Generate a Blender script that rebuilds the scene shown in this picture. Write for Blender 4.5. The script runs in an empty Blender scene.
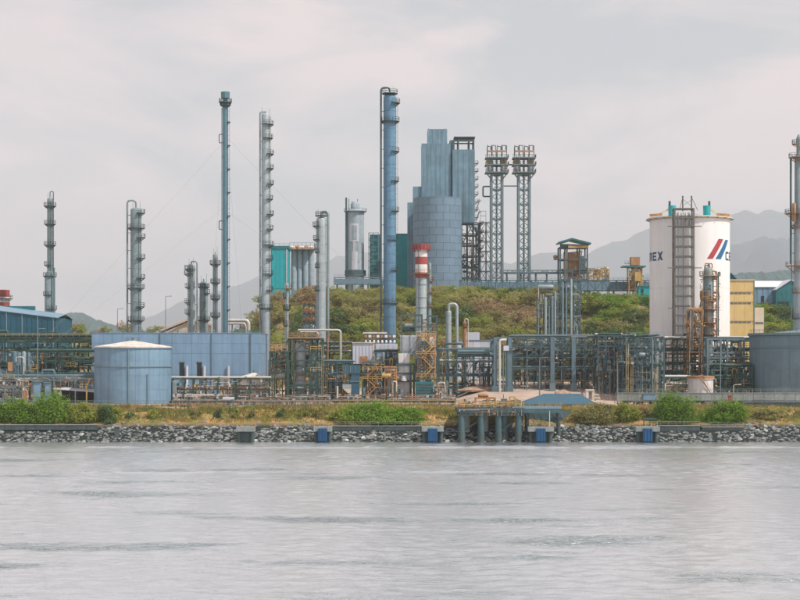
import bpy, math, random
import numpy as np
from mathutils import Vector, Quaternion, noise as mnoise

R = math.radians
PI = math.pi
rng = random.Random(7)
scn = bpy.context.scene
col = scn.collection

# ------------------------------------------------------------------ camera
CAM_H, FPX, HZ = 20.0, 1720.0, 355.0     # eye height, focal length in photo pixels, horizon row
cd = bpy.data.cameras.new('camera')
cam = bpy.data.objects.new('camera', cd)
col.objects.link(cam)
cam.location = (0, 0, CAM_H)
cam.rotation_euler = (R(90), 0, 0)
cd.sensor_width = 36.0
cd.lens = 36.0 * FPX / 800.0
cd.shift_y = (HZ - 300.0) / 800.0
cd.clip_start = 1.0
cd.clip_end = 40000.0
scn.camera = cam

# ------------------------------------------------------------------ sky and sun
SUN_EL, SUN_AZ = R(53), R(121)           # azimuth clockwise from +Y (away from the camera)
world = bpy.data.worlds.new('World')
scn.world = world
world.use_nodes = True
nt = world.node_tree
nt.nodes.clear()
N, L = nt.nodes.new, nt.links.new
out = N('ShaderNodeOutputWorld')
bg = N('ShaderNodeBackground')
bg.inputs['Strength'].default_value = 0.1
sky = N('ShaderNodeTexSky')
sky.sky_type = 'NISHITA'
sky.sun_disc = False
sky.sun_elevation = SUN_EL
sky.sun_rotation = SUN_AZ
sky.air_density = 1.0
sky.dust_density = 2.5
tc = N('ShaderNodeTexCoord')
mp = N('ShaderNodeMapping')
mp.inputs['Scale'].default_value = (1.0, 1.0, 2.3)
mp.inputs['Location'].default_value = (0.37, 0.11, 0.72)
L(tc.outputs['Generated'], mp.inputs['Vector'])
n1 = N('ShaderNodeTexNoise')
n1.inputs['Scale'].default_value = 6.0
n1.inputs['Detail'].default_value = 9
n1.inputs['Roughness'].default_value = 0.56
n1.inputs['Distortion'].default_value = 0.35
L(mp.outputs['Vector'], n1.inputs['Vector'])
n2 = N('ShaderNodeTexNoise')
n2.inputs['Scale'].default_value = 2.4
n2.inputs['Detail'].default_value = 4
L(mp.outputs['Vector'], n2.inputs['Vector'])
cr = N('ShaderNodeValToRGB')
cr.color_ramp.elements[0].position = 0.42
cr.color_ramp.elements[0].color = (0.0, 0.0, 0.0, 1)
cr.color_ramp.elements[1].position = 0.60
cr.color_ramp.elements[1].color = (1, 1, 1, 1)
L(n1.outputs['Fac'], cr.inputs['Fac'])
shade = N('ShaderNodeMix')
shade.data_type = 'RGBA'
shade.inputs['A'].default_value = (4.35, 4.6, 4.9, 1)      # thin grey-blue veil
shade.inputs['B'].default_value = (7.35, 6.2, 6.12, 1)     # lit, warm cloud
L(cr.outputs['Color'], shade.inputs['Factor'])
cover = N('ShaderNodeMapRange')
cover.inputs['From Min'].default_value = 0.3
cover.inputs['From Max'].default_value = 0.6
cover.inputs['To Min'].default_value = 0.8
cover.inputs['To Max'].default_value = 0.97
L(n2.outputs['Fac'], cover.inputs['Value'])
mixs = N('ShaderNodeMix')
mixs.data_type = 'RGBA'
L(cover.outputs['Result'], mixs.inputs['Factor'])
L(sky.outputs['Color'], mixs.inputs['A'])
L(shade.outputs['Result'], mixs.inputs['B'])
sx = N('ShaderNodeSeparateXYZ')
L(tc.outputs['Generated'], sx.inputs[0])
el = N('ShaderNodeMapRange')                 # paler, brighter air towards the horizon all round
el.interpolation_type = 'SMOOTHSTEP'
el.inputs['From Min'].default_value = 0.0
el.inputs['From Max'].default_value = 0.24
el.inputs['To Min'].default_value = 1.28
el.inputs['To Max'].default_value = 1.0
L(sx.outputs['Z'], el.inputs['Value'])
vs_ = N('ShaderNodeVectorMath'); vs_.operation = 'SCALE'
L(mixs.outputs['Result'], vs_.inputs[0])
L(el.outputs['Result'], vs_.inputs['Scale'])
L(vs_.outputs['Vector'], bg.inputs['Color'])
L(bg.outputs['Background'], out.inputs['Surface'])

S = Vector((math.cos(SUN_EL) * math.sin(SUN_AZ), math.cos(SUN_EL) * math.cos(SUN_AZ), math.sin(SUN_EL)))
sd = bpy.data.lights.new('sun', 'SUN')
sd.energy = 3.9
sd.angle = R(0.6)
sd.color = (1.0, 0.93, 0.86)
sun = bpy.data.objects.new('sun', sd)
col.objects.link(sun)
sun.rotation_mode = 'QUATERNION'
sun.rotation_quaternion = S.to_track_quat('Z', 'Y')
sun.location = (300, 100, 400)

scn.render.engine = 'CYCLES'
scn.view_settings.view_transform = 'Standard'
scn.view_settings.look = 'None'
scn.view_settings.exposure = 0.45
scn.view_settings.gamma = 1.0
scn.view_settings.use_curve_mapping = False
scn.cycles.use_denoising = True
scn.cycles.max_bounces = 5
scn.cycles.diffuse_bounces = 2
scn.cycles.glossy_bounces = 3
scn.cycles.transmission_bounces = 2
scn.cycles.volume_bounces = 0
scn.cycles.transparent_max_bounces = 8

# ------------------------------------------------------------------ pixels to metres
def sc(Y): return Y / FPX
def X(px, Y): return (px - 400.0) * Y / FPX
def Z(py, Y): return CAM_H + (HZ - py) * Y / FPX
def W(px, py, Y): return Vector((X(px, Y), Y, Z(py, Y)))

def sstep(a, b, t):
    t = min(1.0, max(0.0, (t - a) / (b - a)))
    return t * t * (3 - 2 * t)

PROFILE = [(-900, -3), (385, -3), (392, -1.6), (396, 0.3), (404, 4.0), (411, 6.2), (418, 7.4), (600, 8.4), (24000, 8.4)]
def hill(x, y):
    up = sstep(585, 705, y)
    side = sstep(-92, -40, x) * (1 - sstep(350, 520, x))
    top = 35.5 - 5.5 * sstep(60, 120, x) + 2.2 * mnoise.noise(Vector((x * .03, y * .03, 5)))
    back = 1 - sstep(900, 1400, y)
    return top * up * side * back
def G(x, y):
    for (a, za), (b, zb) in zip(PROFILE, PROFILE[1:]):
        if y <= b:
            z = za + (zb - za) * (y - a) / (b - a)
            break
    else:
        z = PROFILE[-1][1]
    return z + hill(x, y) + 4.4 * sstep(436, 492, y) * (1 - sstep(540, 590, y)) * sstep(12, 24, x) * (1 - sstep(54, 72, x)) + 19 * math.exp(-((y - 655) / 38) ** 2) * (1 - sstep(-84, -62, x)) * sstep(-175, -140, x)

# ------------------------------------------------------------------ materials
MATS = {}
def mat(name, c, rough=0.6, metal=0.0, var=0.14, streak=0.0, rust=0.0, scale=0.5, bump=0.0, bscale=3.0, rnd=0.06, c2=None, trans=0.0):
    if name in MATS: return MATS[name]
    m = bpy.data.materials.new(name)
    m.use_nodes = True
    t = m.node_tree
    N, L = t.nodes.new, t.links.new
    b = t.nodes['Principled BSDF']
    b.inputs['Roughness'].default_value = rough
    b.inputs['Metallic'].default_value = metal
    b.inputs['Specular IOR Level'].default_value = 0.35
    geo = N('ShaderNodeNewGeometry')
    pos = geo.outputs['Position']
    no = N('ShaderNodeTexNoise')
    no.inputs['Scale'].default_value = scale
    no.inputs['Detail'].default_value = 5
    no.inputs['Roughness'].default_value = 0.65
    L(pos, no.inputs['Vector'])
    lo = tuple(x * (1 - var) for x in c)
    hi = tuple(min(1, x * (1 + var)) for x in c) if c2 is None else c2
    mr = N('ShaderNodeMapRange')
    mr.inputs['From Min'].default_value = 0.3
    mr.inputs['From Max'].default_value = 0.7
    L(no.outputs['Fac'], mr.inputs['Value'])
    mx = N('ShaderNodeMix'); mx.data_type = 'RGBA'
    mx.inputs['A'].default_value = (*lo, 1)
    mx.inputs['B'].default_value = (*hi, 1)
    L(mr.outputs['Result'], mx.inputs['Factor'])
    cur = mx.outputs['Result']
    if streak > 0:
        mp = N('ShaderNodeMapping')
        mp.inputs['Scale'].default_value = (1.1, 1.1, 0.045)
        L(pos, mp.inputs['Vector'])
        ns = N('ShaderNodeTexNoise')
        ns.inputs['Scale'].default_value = 1.0
        ns.inputs['Detail'].default_value = 6
        ns.inputs['Roughness'].default_value = 0.7
        L(mp.outputs['Vector'], ns.inputs['Vector'])
        ms = N('ShaderNodeMapRange')
        ms.inputs['From Min'].default_value = 0.42
        ms.inputs['From Max'].default_value = 0.72
        ms.inputs['To Max'].default_value = streak
        L(ns.outputs['Fac'], ms.inputs['Value'])
        mk = N('ShaderNodeMix'); mk.data_type = 'RGBA'
        mk.inputs['B'].default_value = (c[0] * 0.45, c[1] * 0.42, c[2] * 0.4, 1)
        L(cur, mk.inputs['A'])
        L(ms.outputs['Result'], mk.inputs['Factor'])
        cur = mk.outputs['Result']
    if rust > 0:
        nr = N('ShaderNodeTexNoise')
        nr.inputs['Scale'].default_value = 0.9
        nr.inputs['Detail'].default_value = 8
        nr.inputs['Roughness'].default_value = 0.75
        L(pos, nr.inputs['Vector'])
        mz = N('ShaderNodeMapRange')
        mz.inputs['From Min'].default_value = 0.72 - 0.3 * rust
        mz.inputs['From Max'].default_value = 0.8 - 0.3 * rust
        mz.inputs['To Max'].default_value = 0.8
        L(nr.outputs['Fac'], mz.inputs['Value'])
        mk = N('ShaderNodeMix'); mk.data_type = 'RGBA'
        mk.inputs['B'].default_value = (0.2, 0.085, 0.04, 1)
        L(cur, mk.inputs['A'])
        L(mz.outputs['Result'], mk.inputs['Factor'])
        cur = mk.outputs['Result']
    if rnd > 0:
        oi = N('ShaderNodeObjectInfo')
        mo = N('ShaderNodeMapRange')
        mo.inputs['To Min'].default_value = 1 - rnd
        mo.inputs['To Max'].default_value = 1 + rnd
        L(oi.outputs['Random'], mo.inputs['Value'])
        vm = N('ShaderNodeVectorMath'); vm.operation = 'SCALE'
        L(cur, vm.inputs[0])
        L(mo.outputs['Result'], vm.inputs['Scale'])
        cur = vm.outputs['Vector']
    L(cur, b.inputs['Base Color'])
    if bump > 0:
        nb = N('ShaderNodeTexNoise')
        nb.inputs['Scale'].default_value = bscale
        nb.inputs['Detail'].default_value = 6
        L(pos, nb.inputs['Vector'])
        bp = N('ShaderNodeBump')
        bp.inputs['Strength'].default_value = bump
        bp.inputs['Distance'].default_value = 0.3
        L(nb.outputs['Fac'], bp.inputs['Height'])
        L(bp.outputs['Normal'], b.inputs['Normal'])
    if trans > 0:
        tr = N('ShaderNodeBsdfTranslucent')
        L(cur, tr.inputs['Color'])
        ad = N('ShaderNodeMixShader')
        ad.inputs['Fac'].default_value = trans
        L(b.outputs['BSDF'], ad.inputs[1])
        L(tr.outputs['BSDF'], ad.inputs[2])
        L(ad.outputs['Shader'], t.nodes['Material Output'].inputs['Surface'])
    MATS[name] = m
    return m

BLUECOL = mat('weathered blue-grey column paint', (0.11, 0.225, 0.33), 0.5, 0.0, 0.14, 0.5, 0.12)
SILVER = mat('silver insulation cladding', (0.35, 0.41, 0.43), 0.42, 0.1, 0.12, 0.5, 0.05)
SILVER2 = mat('dull grey insulation cladding', (0.215, 0.28, 0.295), 0.5, 0.1, 0.15, 0.5, 0.1)
STACKBL = mat('stack teal-grey paint', (0.09, 0.19, 0.235), 0.55, 0.0, 0.12, 0.4)
TANKBL = mat('tank blue-grey paint', (0.165, 0.275, 0.375), 0.5, 0.0, 0.12, 0.42, 0.0, 0.25)
TANKBL2 = mat('tank slate paint', (0.14, 0.215, 0.26), 0.5, 0.0, 0.12, 0.42, 0.03, 0.25)
CLADBL = mat('pale blue wall sheeting', (0.19, 0.315, 0.45), 0.5, 0.0, 0.10, 0.4, 0.0, 0.2)
ROOFWH = mat('pale weathered roof plate', (0.55, 0.50, 0.44), 0.6, 0.0, 0.3, 0.0, 0.18)
SHEDBL = mat('deep blue shed sheeting', (0.012, 0.095, 0.15), 0.55, 0.0, 0.14, 0.4)
SHEDRF = mat('grey-blue sheet roof', (0.15, 0.25, 0.32), 0.5, 0.0, 0.12)
PAVRF = mat('slate blue sheet roof', (0.035, 0.10, 0.145), 0.5, 0.0, 0.1, 0.2)
GREENST = mat('dark green structural steel', (0.025, 0.065, 0.052), 0.6, 0.0, 0.2, 0.0, 0.1)
TEALST = mat('grey-teal structural steel', (0.05, 0.095, 0.105), 0.6, 0.0, 0.2, 0.0, 0.08)
GREYST = mat('light grey-blue structural steel', (0.135, 0.195, 0.215), 0.6, 0.0, 0.15, 0.0, 0.05)
DARKST = mat('dark platform steel', (0.055, 0.09, 0.09), 0.7, 0.0, 0.2, 0.0, 0.15)
RUSTY = mat('rusted ochre steel', (0.36, 0.19, 0.09), 0.8, 0.0, 0.35, 0.2, 0.3, 0.9)
OCHRE = mat('faded yellow safety paint', (0.45, 0.30, 0.10), 0.7, 0.0, 0.25, 0.0, 0.25)
RED = mat('faded red paint', (0.30, 0.06, 0.05), 0.6, 0.0, 0.15, 0.2, 0.05)
WHITEP = mat('dirty white paint', (0.66, 0.64, 0.63), 0.6, 0.0, 0.12, 0.4, 0.08)
LAVEND = mat('pale lavender sheeting', (0.52, 0.54, 0.60), 0.55, 0.0, 0.06, 0.2, 0.02)
PIPEG = mat('dark green pipe paint', (0.03, 0.075, 0.06), 0.5, 0.0, 0.2)
PIPEW = mat('pale insulated pipe', (0.48, 0.47, 0.43), 0.5, 0.1, 0.12, 0.0, 0.06)
PIPEB = mat('blue-grey pipe', (0.095, 0.16, 0.19), 0.5, 0.0, 0.15)
TEALCL = mat('bright teal wall sheeting', (0.012, 0.34, 0.38), 0.5, 0.0, 0.1, 0.15)
TEALDK = mat('dark teal sheeting', (0.02, 0.15, 0.17), 0.5, 0.0, 0.15, 0.15)
CEMBLUE = mat('blue-grey tower sheeting', (0.16, 0.275, 0.345), 0.6, 0.0, 0.22, 0.75, 0.0, 0.2)
CEMSILO = mat('ring-banded silo plate', (0.15, 0.23, 0.305), 0.55, 0.0, 0.08, 0.2, 0.0, 0.25)
CEMGREY = mat('grey silo concrete', (0.30, 0.37, 0.42), 0.7, 0.0, 0.16, 0.5)
SILOWH = mat('white silo paint', (0.75, 0.73, 0.72), 0.6, 0.0, 0.05, 0.16, 0.0, 0.12)
NAVY = mat('navy lettering paint', (0.012, 0.07, 0.15), 0.55, 0.0, 0.05)
STRIPER = mat('crimson stripe paint', (0.36, 0.045, 0.055), 0.55, 0.0, 0.05)
STRIPEB = mat('blue stripe paint', (0.012, 0.12, 0.25), 0.55, 0.0, 0.05)
YELLOW = mat('pale yellow wall paint', (0.60, 0.45, 0.19), 0.65, 0.0, 0.07, 0.22)
CREAM = mat('cream wall paint', (0.56, 0.50, 0.40), 0.65, 0.0, 0.07, 0.2)
GLASSD = mat('dim window band', (0.12, 0.14, 0.14), 0.3, 0.0, 0.2)
DARK = mat('dark opening', (0.02, 0.028, 0.03), 0.8, 0.0, 0.2)  # near-black stands in for shade inside openings; doors and tyres share it
CONC = mat('weathered concrete', (0.24, 0.27, 0.26), 0.85, 0.0, 0.2, 0.5, 0.0, 0.6, 0.25)
CONCD = mat('tide-stained concrete', (0.06, 0.085, 0.085), 0.8, 0.0, 0.3, 0.4, 0.0, 0.8, 0.3)
FENDER = mat('blue rubber fender', (0.005, 0.075, 0.19), 0.55, 0.0, 0.12, 0.4)
ROCKM = mat('grey revetment rock', (0.22, 0.23, 0.22), 0.85, 0.0, 0.8, 0.0, 0.0, 0.9, 0.5, 2.5, 0.6)
LEAF_B = mat('bright green leaves', (0.125, 0.27, 0.025), 0.6, 0.0, 0.35, 0, 0, 1.1, 0, 3, 0.15, (0.26, 0.42, 0.04), 0.55)
LEAF_Y = mat('yellow-green leaves', (0.27, 0.33, 0.045), 0.6, 0.0, 0.35, 0, 0, 0.9, 0, 3, 0.18, (0.41, 0.45, 0.08), 0.55)
LEAF_O = mat('olive leaves', (0.32, 0.325, 0.10), 0.65, 0.0, 0.35, 0, 0, 0.8, 0, 3, 0.2, (0.45, 0.41, 0.15), 0.55)
LEAF_D = mat('dark green leaves', (0.085, 0.17, 0.04), 0.6, 0.0, 0.35, 0, 0, 0.9, 0, 3, 0.2, (0.13, 0.19, 0.06), 0.42)
LEAF_R = mat('dry russet twigs', (0.36, 0.25, 0.14), 0.75, 0.0, 0.3, 0, 0, 0.7, 0, 3, 0.18, (0.42, 0.30, 0.17), 0.4)
GRASSD = mat('dry straw grass', (0.44, 0.27, 0.08), 0.75, 0.0, 0.3, 0, 0, 0.3, 0, 3, 0.0, (0.30, 0.31, 0.07), 0.4)
BARK = mat('grey-brown bark', (0.12, 0.09, 0.065), 0.9, 0.0, 0.3)
WIRE = mat('galvanised wire', (0.25, 0.28, 0.3), 0.5, 0.3, 0.1)
WOODS = mat('hazy green woods', (0.028, 0.075, 0.075), 0.95, 0.0, 0.5, 0, 0, 0.02)  # leaf green cooled to blue; some of the distant haze is in the colour
MOUNT = mat('haze-blue forested mountain slope', (0.02, 0.055, 0.085), 0.95, 0.0, 0.5, 0, 0, 0.006)  # forest colour pushed to blue; distance haze painted into it

# ------------------------------------------------------------------ mesh helpers
ROOT = {}                                  # object -> world position of its thing's base

class MB:
    def __init__(s): s.v, s.f = [], []
    def box(s, c, d):
        i = len(s.v)
        cx, cy, cz = c; a, b, h = d[0] / 2, d[1] / 2, d[2] / 2
        for x in (-a, a):
            for y in (-b, b):
                for z in (-h, h): s.v.append((cx + x, cy + y, cz + z))
        for q in ((0, 1, 3, 2), (4, 6, 7, 5), (0, 4, 5, 1), (2, 3, 7, 6), (0, 2, 6, 4), (1, 5, 7, 3)):
            s.f.append(tuple(i + k for k in q))
        return s
    def bar(s, p, q, w, h=None):
        return s.cyl(p, q, w * 0.7071, w * 0.7071, 4, math.pi / 4)
    def cyl(s, p, q, r, r2=None, n=8, a0=0.0):
        p, q = Vector(p), Vector(q)
        r2 = r if r2 is None else r2
        d = (q - p)
        if d.length < 1e-6: return s
        d.normalize()
        u = d.cross(Vector((0, 0, 1))) if abs(d.z) < 0.95 else d.cross(Vector((0, 1, 0)))
        u.normalize(); w = d.cross(u)
        i = len(s.v)
        for k in range(n):
            a = a0 + 2 * PI * k / n
            e = u * math.cos(a) + w * math.sin(a)
            s.v.append(tuple(p + e * r)); s.v.append(tuple(q + e * r2))
        for k in range(n):
            k2 = (k + 1) % n
            s.f.append((i + 2 * k, i + 2 * k2, i + 2 * k2 + 1, i + 2 * k + 1))
        s.f.append(tuple(i + 2 * k for k in range(n))[::-1])
        s.f.append(tuple(i + 2 * k + 1 for k in range(n)))
        return s
    def tube(s, path, r, n=8):
        pts = [Vector(p) for p in path]
        i0 = len(s.v)
        u = None
        for k, p in enumerate(pts):
            d = (pts[min(k + 1, len(pts) - 1)] - pts[max(k - 1, 0)]).normalized()
            if u is None:
                u = d.cross(Vector((0, 1, 0))) if abs(d.y) < 0.9 else d.cross(Vector((0, 0, 1)))
            u = (u - d * u.dot(d)).normalized()
            w = d.cross(u)
            for j in range(n):
                a = 2 * PI * j / n
                s.v.append(tuple(p + u * (r * math.cos(a)) + w * (r * math.sin(a))))
        for k in range(len(pts) - 1):
            for j in range(n):
                a, b = i0 + k * n + j, i0 + k * n + (j + 1) % n
                s.f.append((a, b, b + n, a + n))
        s.f.append(tuple(i0 + j for j in range(n))[::-1])
        s.f.append(tuple(i0 + (len(pts) - 1) * n + j for j in range(n)))
        return s
    def lathe(s, cx, cy, prof, n=24, a0=0.0, a1=2 * PI, cap=True):
        full = abs(a1 - a0) > 2 * PI - 1e-4
        m = n if full else n + 1
        i = len(s.v)
        for k in range(m):
            a = a0 + (a1 - a0) * k / n
            for r, z in prof: s.v.append((cx + r * math.cos(a), cy + r * math.sin(a), z))
        P = len(prof)
        for k in range(n):
            k2 = (k + 1) % m
            for j in range(P - 1):
                s.f.append((i + k * P + j, i + k2 * P + j, i + k2 * P + j + 1, i + k * P + j + 1))
        if cap and full:
            if prof[0][0] > 1e-3: s.f.append(tuple(i + k * P for k in range(m))[::-1])
            if prof[-1][0] > 1e-3: s.f.append(tuple(i + k * P + P - 1 for k in range(m)))
        return s
    def prism(s, poly, y0, y1):            # polygon in x,z pushed from y0 to y1
        i = len(s.v); n = len(poly)
        for x, z in poly: s.v.append((x, y0, z))
        for x, z in poly: s.v.append((x, y1, z))
        s.f.append(tuple(range(i, i + n)))
        s.f.append(tuple(range(i + n, i + 2 * n))[::-1])
        for k in range(n):
            k2 = (k + 1) % n
            s.f.append((i + k, i + n + k, i + n + k2, i + k2))
        return s
    def rail(s, path, h=1.1, step=1.6, t=0.06):
        for p, q in zip(path, path[1:]):
            p, q = Vector(p), Vector(q)
            n = max(1, round((q - p).length / step))
            for k in range(n + 1):
                a = p.lerp(q, k / n)
                s.bar(a, a + Vector((0, 0, h)), t)
            for e in (0.55, 1.0):
                o = Vector((0, 0, h * e))
                s.bar(p + o, q + o, t)
        return s
    def ladder(s, p, h, w=0.5, cage=True):
        x, y, z = p
        for sx in (-w / 2, w / 2): s.bar((x + sx, y, z), (x + sx, y, z + h), 0.07)
        k = 0.0
        while k < h:
            s.bar((x - w / 2, y, z + k), (x + w / 2, y, z + k), 0.04); k += 0.6
        if cage:
            k = 2.5
            while k < h:
                s.tube([(x - w / 2, y, z + k), (x - w / 2, y - 0.6, z + k), (x + w / 2, y - 0.6, z + k), (x + w / 2, y, z + k)], 0.03, 4); k += 1.5
        return s
    def mesh(s, name, m, off, smooth=None):
        me = bpy.data.meshes.new(name)
        o = off
        me.from_pydata([(a - o[0], b - o[1], c - o[2]) for a, b, c in s.v], [], s.f)
        if m: me.materials.append(m)
        if smooth is not None:
            me.polygons.foreach_set('use_smooth', [True] * len(me.polygons))
            me.set_sharp_from_angle(angle=R(smooth))
        me.validate(clean_customdata=False)
        return me
    def build(s, name, m, parent=None, smooth=None, loc=None):
        off = ROOT[parent] if parent else Vector(loc or (0, 0, 0))
        ob = bpy.data.objects.new(name, s.mesh(name, m, off, smooth))
        col.objects.link(ob)
        if parent: ob.parent = parent
        else: ob.location = off
        ROOT[ob] = Vector(off)
        return ob

def tag(o, label=None, cat=None, group=None, kind=None):
    if label: o['label'] = label
    if cat: o['category'] = cat
    if group: o['group'] = group
    if kind: o['kind'] = kind
    return o

def thing(name, label, cat, loc, group=None):
    o = bpy.data.objects.new(name, None)
    o.empty_display_size = 0.5
    col.objects.link(o)
    o.location = loc
    ROOT[o] = Vector(loc)
    return tag(o, label, cat, group)

UNIT = {}
def unit(kind, m):
    if (kind, m) not in UNIT:
        b = MB()
        if kind == 'box': b.box((0, 0, 0), (1, 1, 1)); sm = None
        else: b.cyl((0, 0, -0.5), (0, 0, 0.5), 1.0, 1.0, 12); sm = 40
        UNIT[kind, m] = b.mesh(kind, m, (0, 0, 0), sm)
    return UNIT[kind, m]
def piece(name, me, parent, c, scale, q=None):
    o = bpy.data.objects.new(name, me)
    col.objects.link(o)
    o.parent = parent
    o.location = Vector(c) - ROOT[parent]
    o.scale = scale
    if q is not None:
        o.rotation_mode = 'QUATERNION'; o.rotation_quaternion = q
    return o
def bx(name, m, parent, c, d): return piece(name, unit('box', m), parent, c, d)
def bar(name, m, parent, p, q, w, h=None):
    p, q = Vector(p), Vector(q); d = q - p
    return piece(name, unit('box', m), parent, (p + q) / 2, (w, h or w, d.length), d.to_track_quat('Z', 'Y'))
def rod(name, m, parent, p, q, r):
    p, q = Vector(p), Vector(q); d = q - p
    return piece(name, unit('cyl', m), parent, (p + q) / 2, (r, r, d.length), d.to_track_quat('Z', 'Y'))
def bent(path, rad=0.6, n=5):
    """round the corners of a polyline"""
    pts = [Vector(p) for p in path]; out = [pts[0]]
    for a, b, c in zip(pts, pts[1:], pts[2:]):
        d1, d2 = (a - b), (c - b)
        r = min(rad, d1.length * 0.49, d2.length * 0.49)
        s, e = b + d1.normalized() * r, b + d2.normalized() * r
        for k in range(n + 1):
            t = k / n
            out.append(s * (1 - t) ** 2 + b * 2 * t * (1 - t) + e * t * t)
    return out + [pts[-1]]
def pipe(name, m, parent, path, r, rad=0.8):
    return MB().tube(bent(path, rad), r, 8).build(name, m, parent, 50)

# ================================================================== the setting
def grid(name, xs, ys, zf, m, smooth=True):
    nx, ny = len(xs), len(ys)
    v = [(x, y, zf(x, y)) for y in ys for x in xs]
    f = [(j * nx + i, j * nx + i + 1, (j + 1) * nx + i + 1, (j + 1) * nx + i) for j in range(ny - 1) for i in range(nx - 1)]
    me = bpy.data.meshes.new(name)
    me.from_pydata(v, [], f)
    me.materials.append(m)
    if smooth: me.polygons.foreach_set('use_smooth', [True] * len(f))
    o = bpy.data.objects.new(name, me)
    col.objects.link(o)
    ROOT[o] = Vector((0, 0, 0))
    return tag(o, kind='structure')
def steps(*segs):
    out = []
    for a, b, d in segs:
        n = max(1, round((b - a) / d))
        out += [a + (b - a) * k / n for k in range(n)]
    return out + [segs[-1][1]]
def nz(x, y, z=0.0): return mnoise.noise(Vector((x, y, z)))

# --- water
wm = bpy.data.materials.new('harbour water')
wm.use_nodes = True
t = wm.node_tree
b = t.nodes['Principled BSDF']
b.inputs['Base Color'].default_value = (0.11, 0.165, 0.175, 1)
b.inputs['Roughness'].default_value = 0.12
b.inputs['IOR'].default_value = 1.33
geo = t.nodes.new('ShaderNodeNewGeometry')
prev = None
for scx, scy, s_, dist, st in ((0.45, 0.8, 1.0, 0.45, 0.30), (1.6, 2.6, 1.0, 0.12, 0.35)):
    mp = t.nodes.new('ShaderNodeMapping')
    mp.inputs['Scale'].default_value = (scx, scy, 1)
    t.links.new(geo.outputs['Position'], mp.inputs['Vector'])
    no = t.nodes.new('ShaderNodeTexNoise')
    no.inputs['Scale'].default_value = s_
    no.inputs['Detail'].default_value = 4
    no.inputs['Distortion'].default_value = 0.4
    t.links.new(mp.outputs['Vector'], no.inputs['Vector'])
    bp = t.nodes.new('ShaderNodeBump')
    bp.inputs['Strength'].default_value = st
    bp.inputs['Distance'].default_value = dist
    t.links.new(no.outputs['Fac'], bp.inputs['Height'])
    if prev: t.links.new(prev.outputs['Normal'], bp.inputs['Normal'])
    prev = bp
# cat's paws: patches of short steep ripples on an otherwise smooth surface
mp = t.nodes.new('ShaderNodeMapping'); mp.inputs['Scale'].default_value = (0.03, 0.075, 1)
t.links.new(geo.outputs['Position'], mp.inputs['Vector'])
pn = t.nodes.new('ShaderNodeTexNoise'); pn.inputs['Scale'].default_value = 1.0; pn.inputs['Detail'].default_value = 5
t.links.new(mp.outputs['Vector'], pn.inputs['Vector'])
pr = t.nodes.new('ShaderNodeMapRange'); pr.inputs['From Min'].default_value = 0.53; pr.inputs['From Max'].default_value = 0.68; pr.inputs['To Max'].default_value = 1.0
t.links.new(pn.outputs['Fac'], pr.inputs['Value'])
mp = t.nodes.new('ShaderNodeMapping'); mp.inputs['Scale'].default_value = (0.7, 1.5, 1)
t.links.new(geo.outputs['Position'], mp.inputs['Vector'])
rn = t.nodes.new('ShaderNodeTexNoise'); rn.inputs['Scale'].default_value = 1.0; rn.inputs['Detail'].default_value = 3; rn.inputs['Distortion'].default_value = 0.6
t.links.new(mp.outputs['Vector'], rn.inputs['Vector'])
bp = t.nodes.new('ShaderNodeBump'); bp.inputs['Distance'].default_value = 1.3
t.links.new(pr.outputs['Result'], bp.inputs['Strength'])
t.links.new(rn.outputs['Fac'], bp.inputs['Height'])
t.links.new(prev.outputs['Normal'], bp.inputs['Normal'])
prev = bp
t.links.new(prev.outputs['Normal'], b.inputs['Normal'])
gl = t.nodes.new('ShaderNodeBsdfGlossy')
gl.inputs['Color'].default_value = (1.0, 1.0, 1.0, 1)
gl.inputs['Roughness'].default_value = 0.25
t.links.new(prev.outputs['Normal'], gl.inputs['Normal'])
fr = t.nodes.new('ShaderNodeFresnel')
fr.inputs['IOR'].default_value = 1.33
t.links.new(prev.outputs['Normal'], fr.inputs['Normal'])
fm = t.nodes.new('ShaderNodeMapRange')
fm.inputs['From Min'].default_value = 0.03
fm.inputs['From Max'].default_value = 0.245
fm.inputs['To Min'].default_value = 0.06
fm.inputs['To Max'].default_value = 0.95
t.links.new(fr.outputs['Fac'], fm.inputs['Value'])
ms = t.nodes.new('ShaderNodeMixShader')
t.links.new(fm.outputs['Result'], ms.inputs['Fac'])
t.links.new(b.outputs['BSDF'], ms.inputs[1])
t.links.new(gl.outputs['BSDF'], ms.inputs[2])
t.links.new(ms.outputs['Shader'], t.nodes['Material Output'].inputs['Surface'])

WAKES = [(294, 0.8, 0.8, 0.018, -40), (371, 0.6, .9, 0.02, 0), (384, 0.15, .7, 0.03, 0)]
def wz(x, y):
    z = 0.0
    for yc, a, w, fq, x0 in WAKES:
        c = yc + 1.6 * nz(x * 0.02, yc) + 0.5 * nz(x * 0.11, yc + 9)
        d = (y - c) / w
        if abs(d) < 4:
            k = max(0.0, 0.35 + 0.9 * nz(x * 0.06, yc * 1.3) + 0.5 * nz(x * 0.25, yc))
            if yc == 294: k *= 1 - sstep(-5, 25, x)
            z += a * k * math.exp(-d * d) * (1 + 0.3 * math.cos(d * 3))
    return z
wxs = steps((-9800, -400, 1200), (-400, -124, 12), (-124, 124, 0.75), (124, 400, 12), (400, 9800, 1200))
wys = steps((-650, 100, 150), (100, 126, 2), (126, 402, 0.6))
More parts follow.
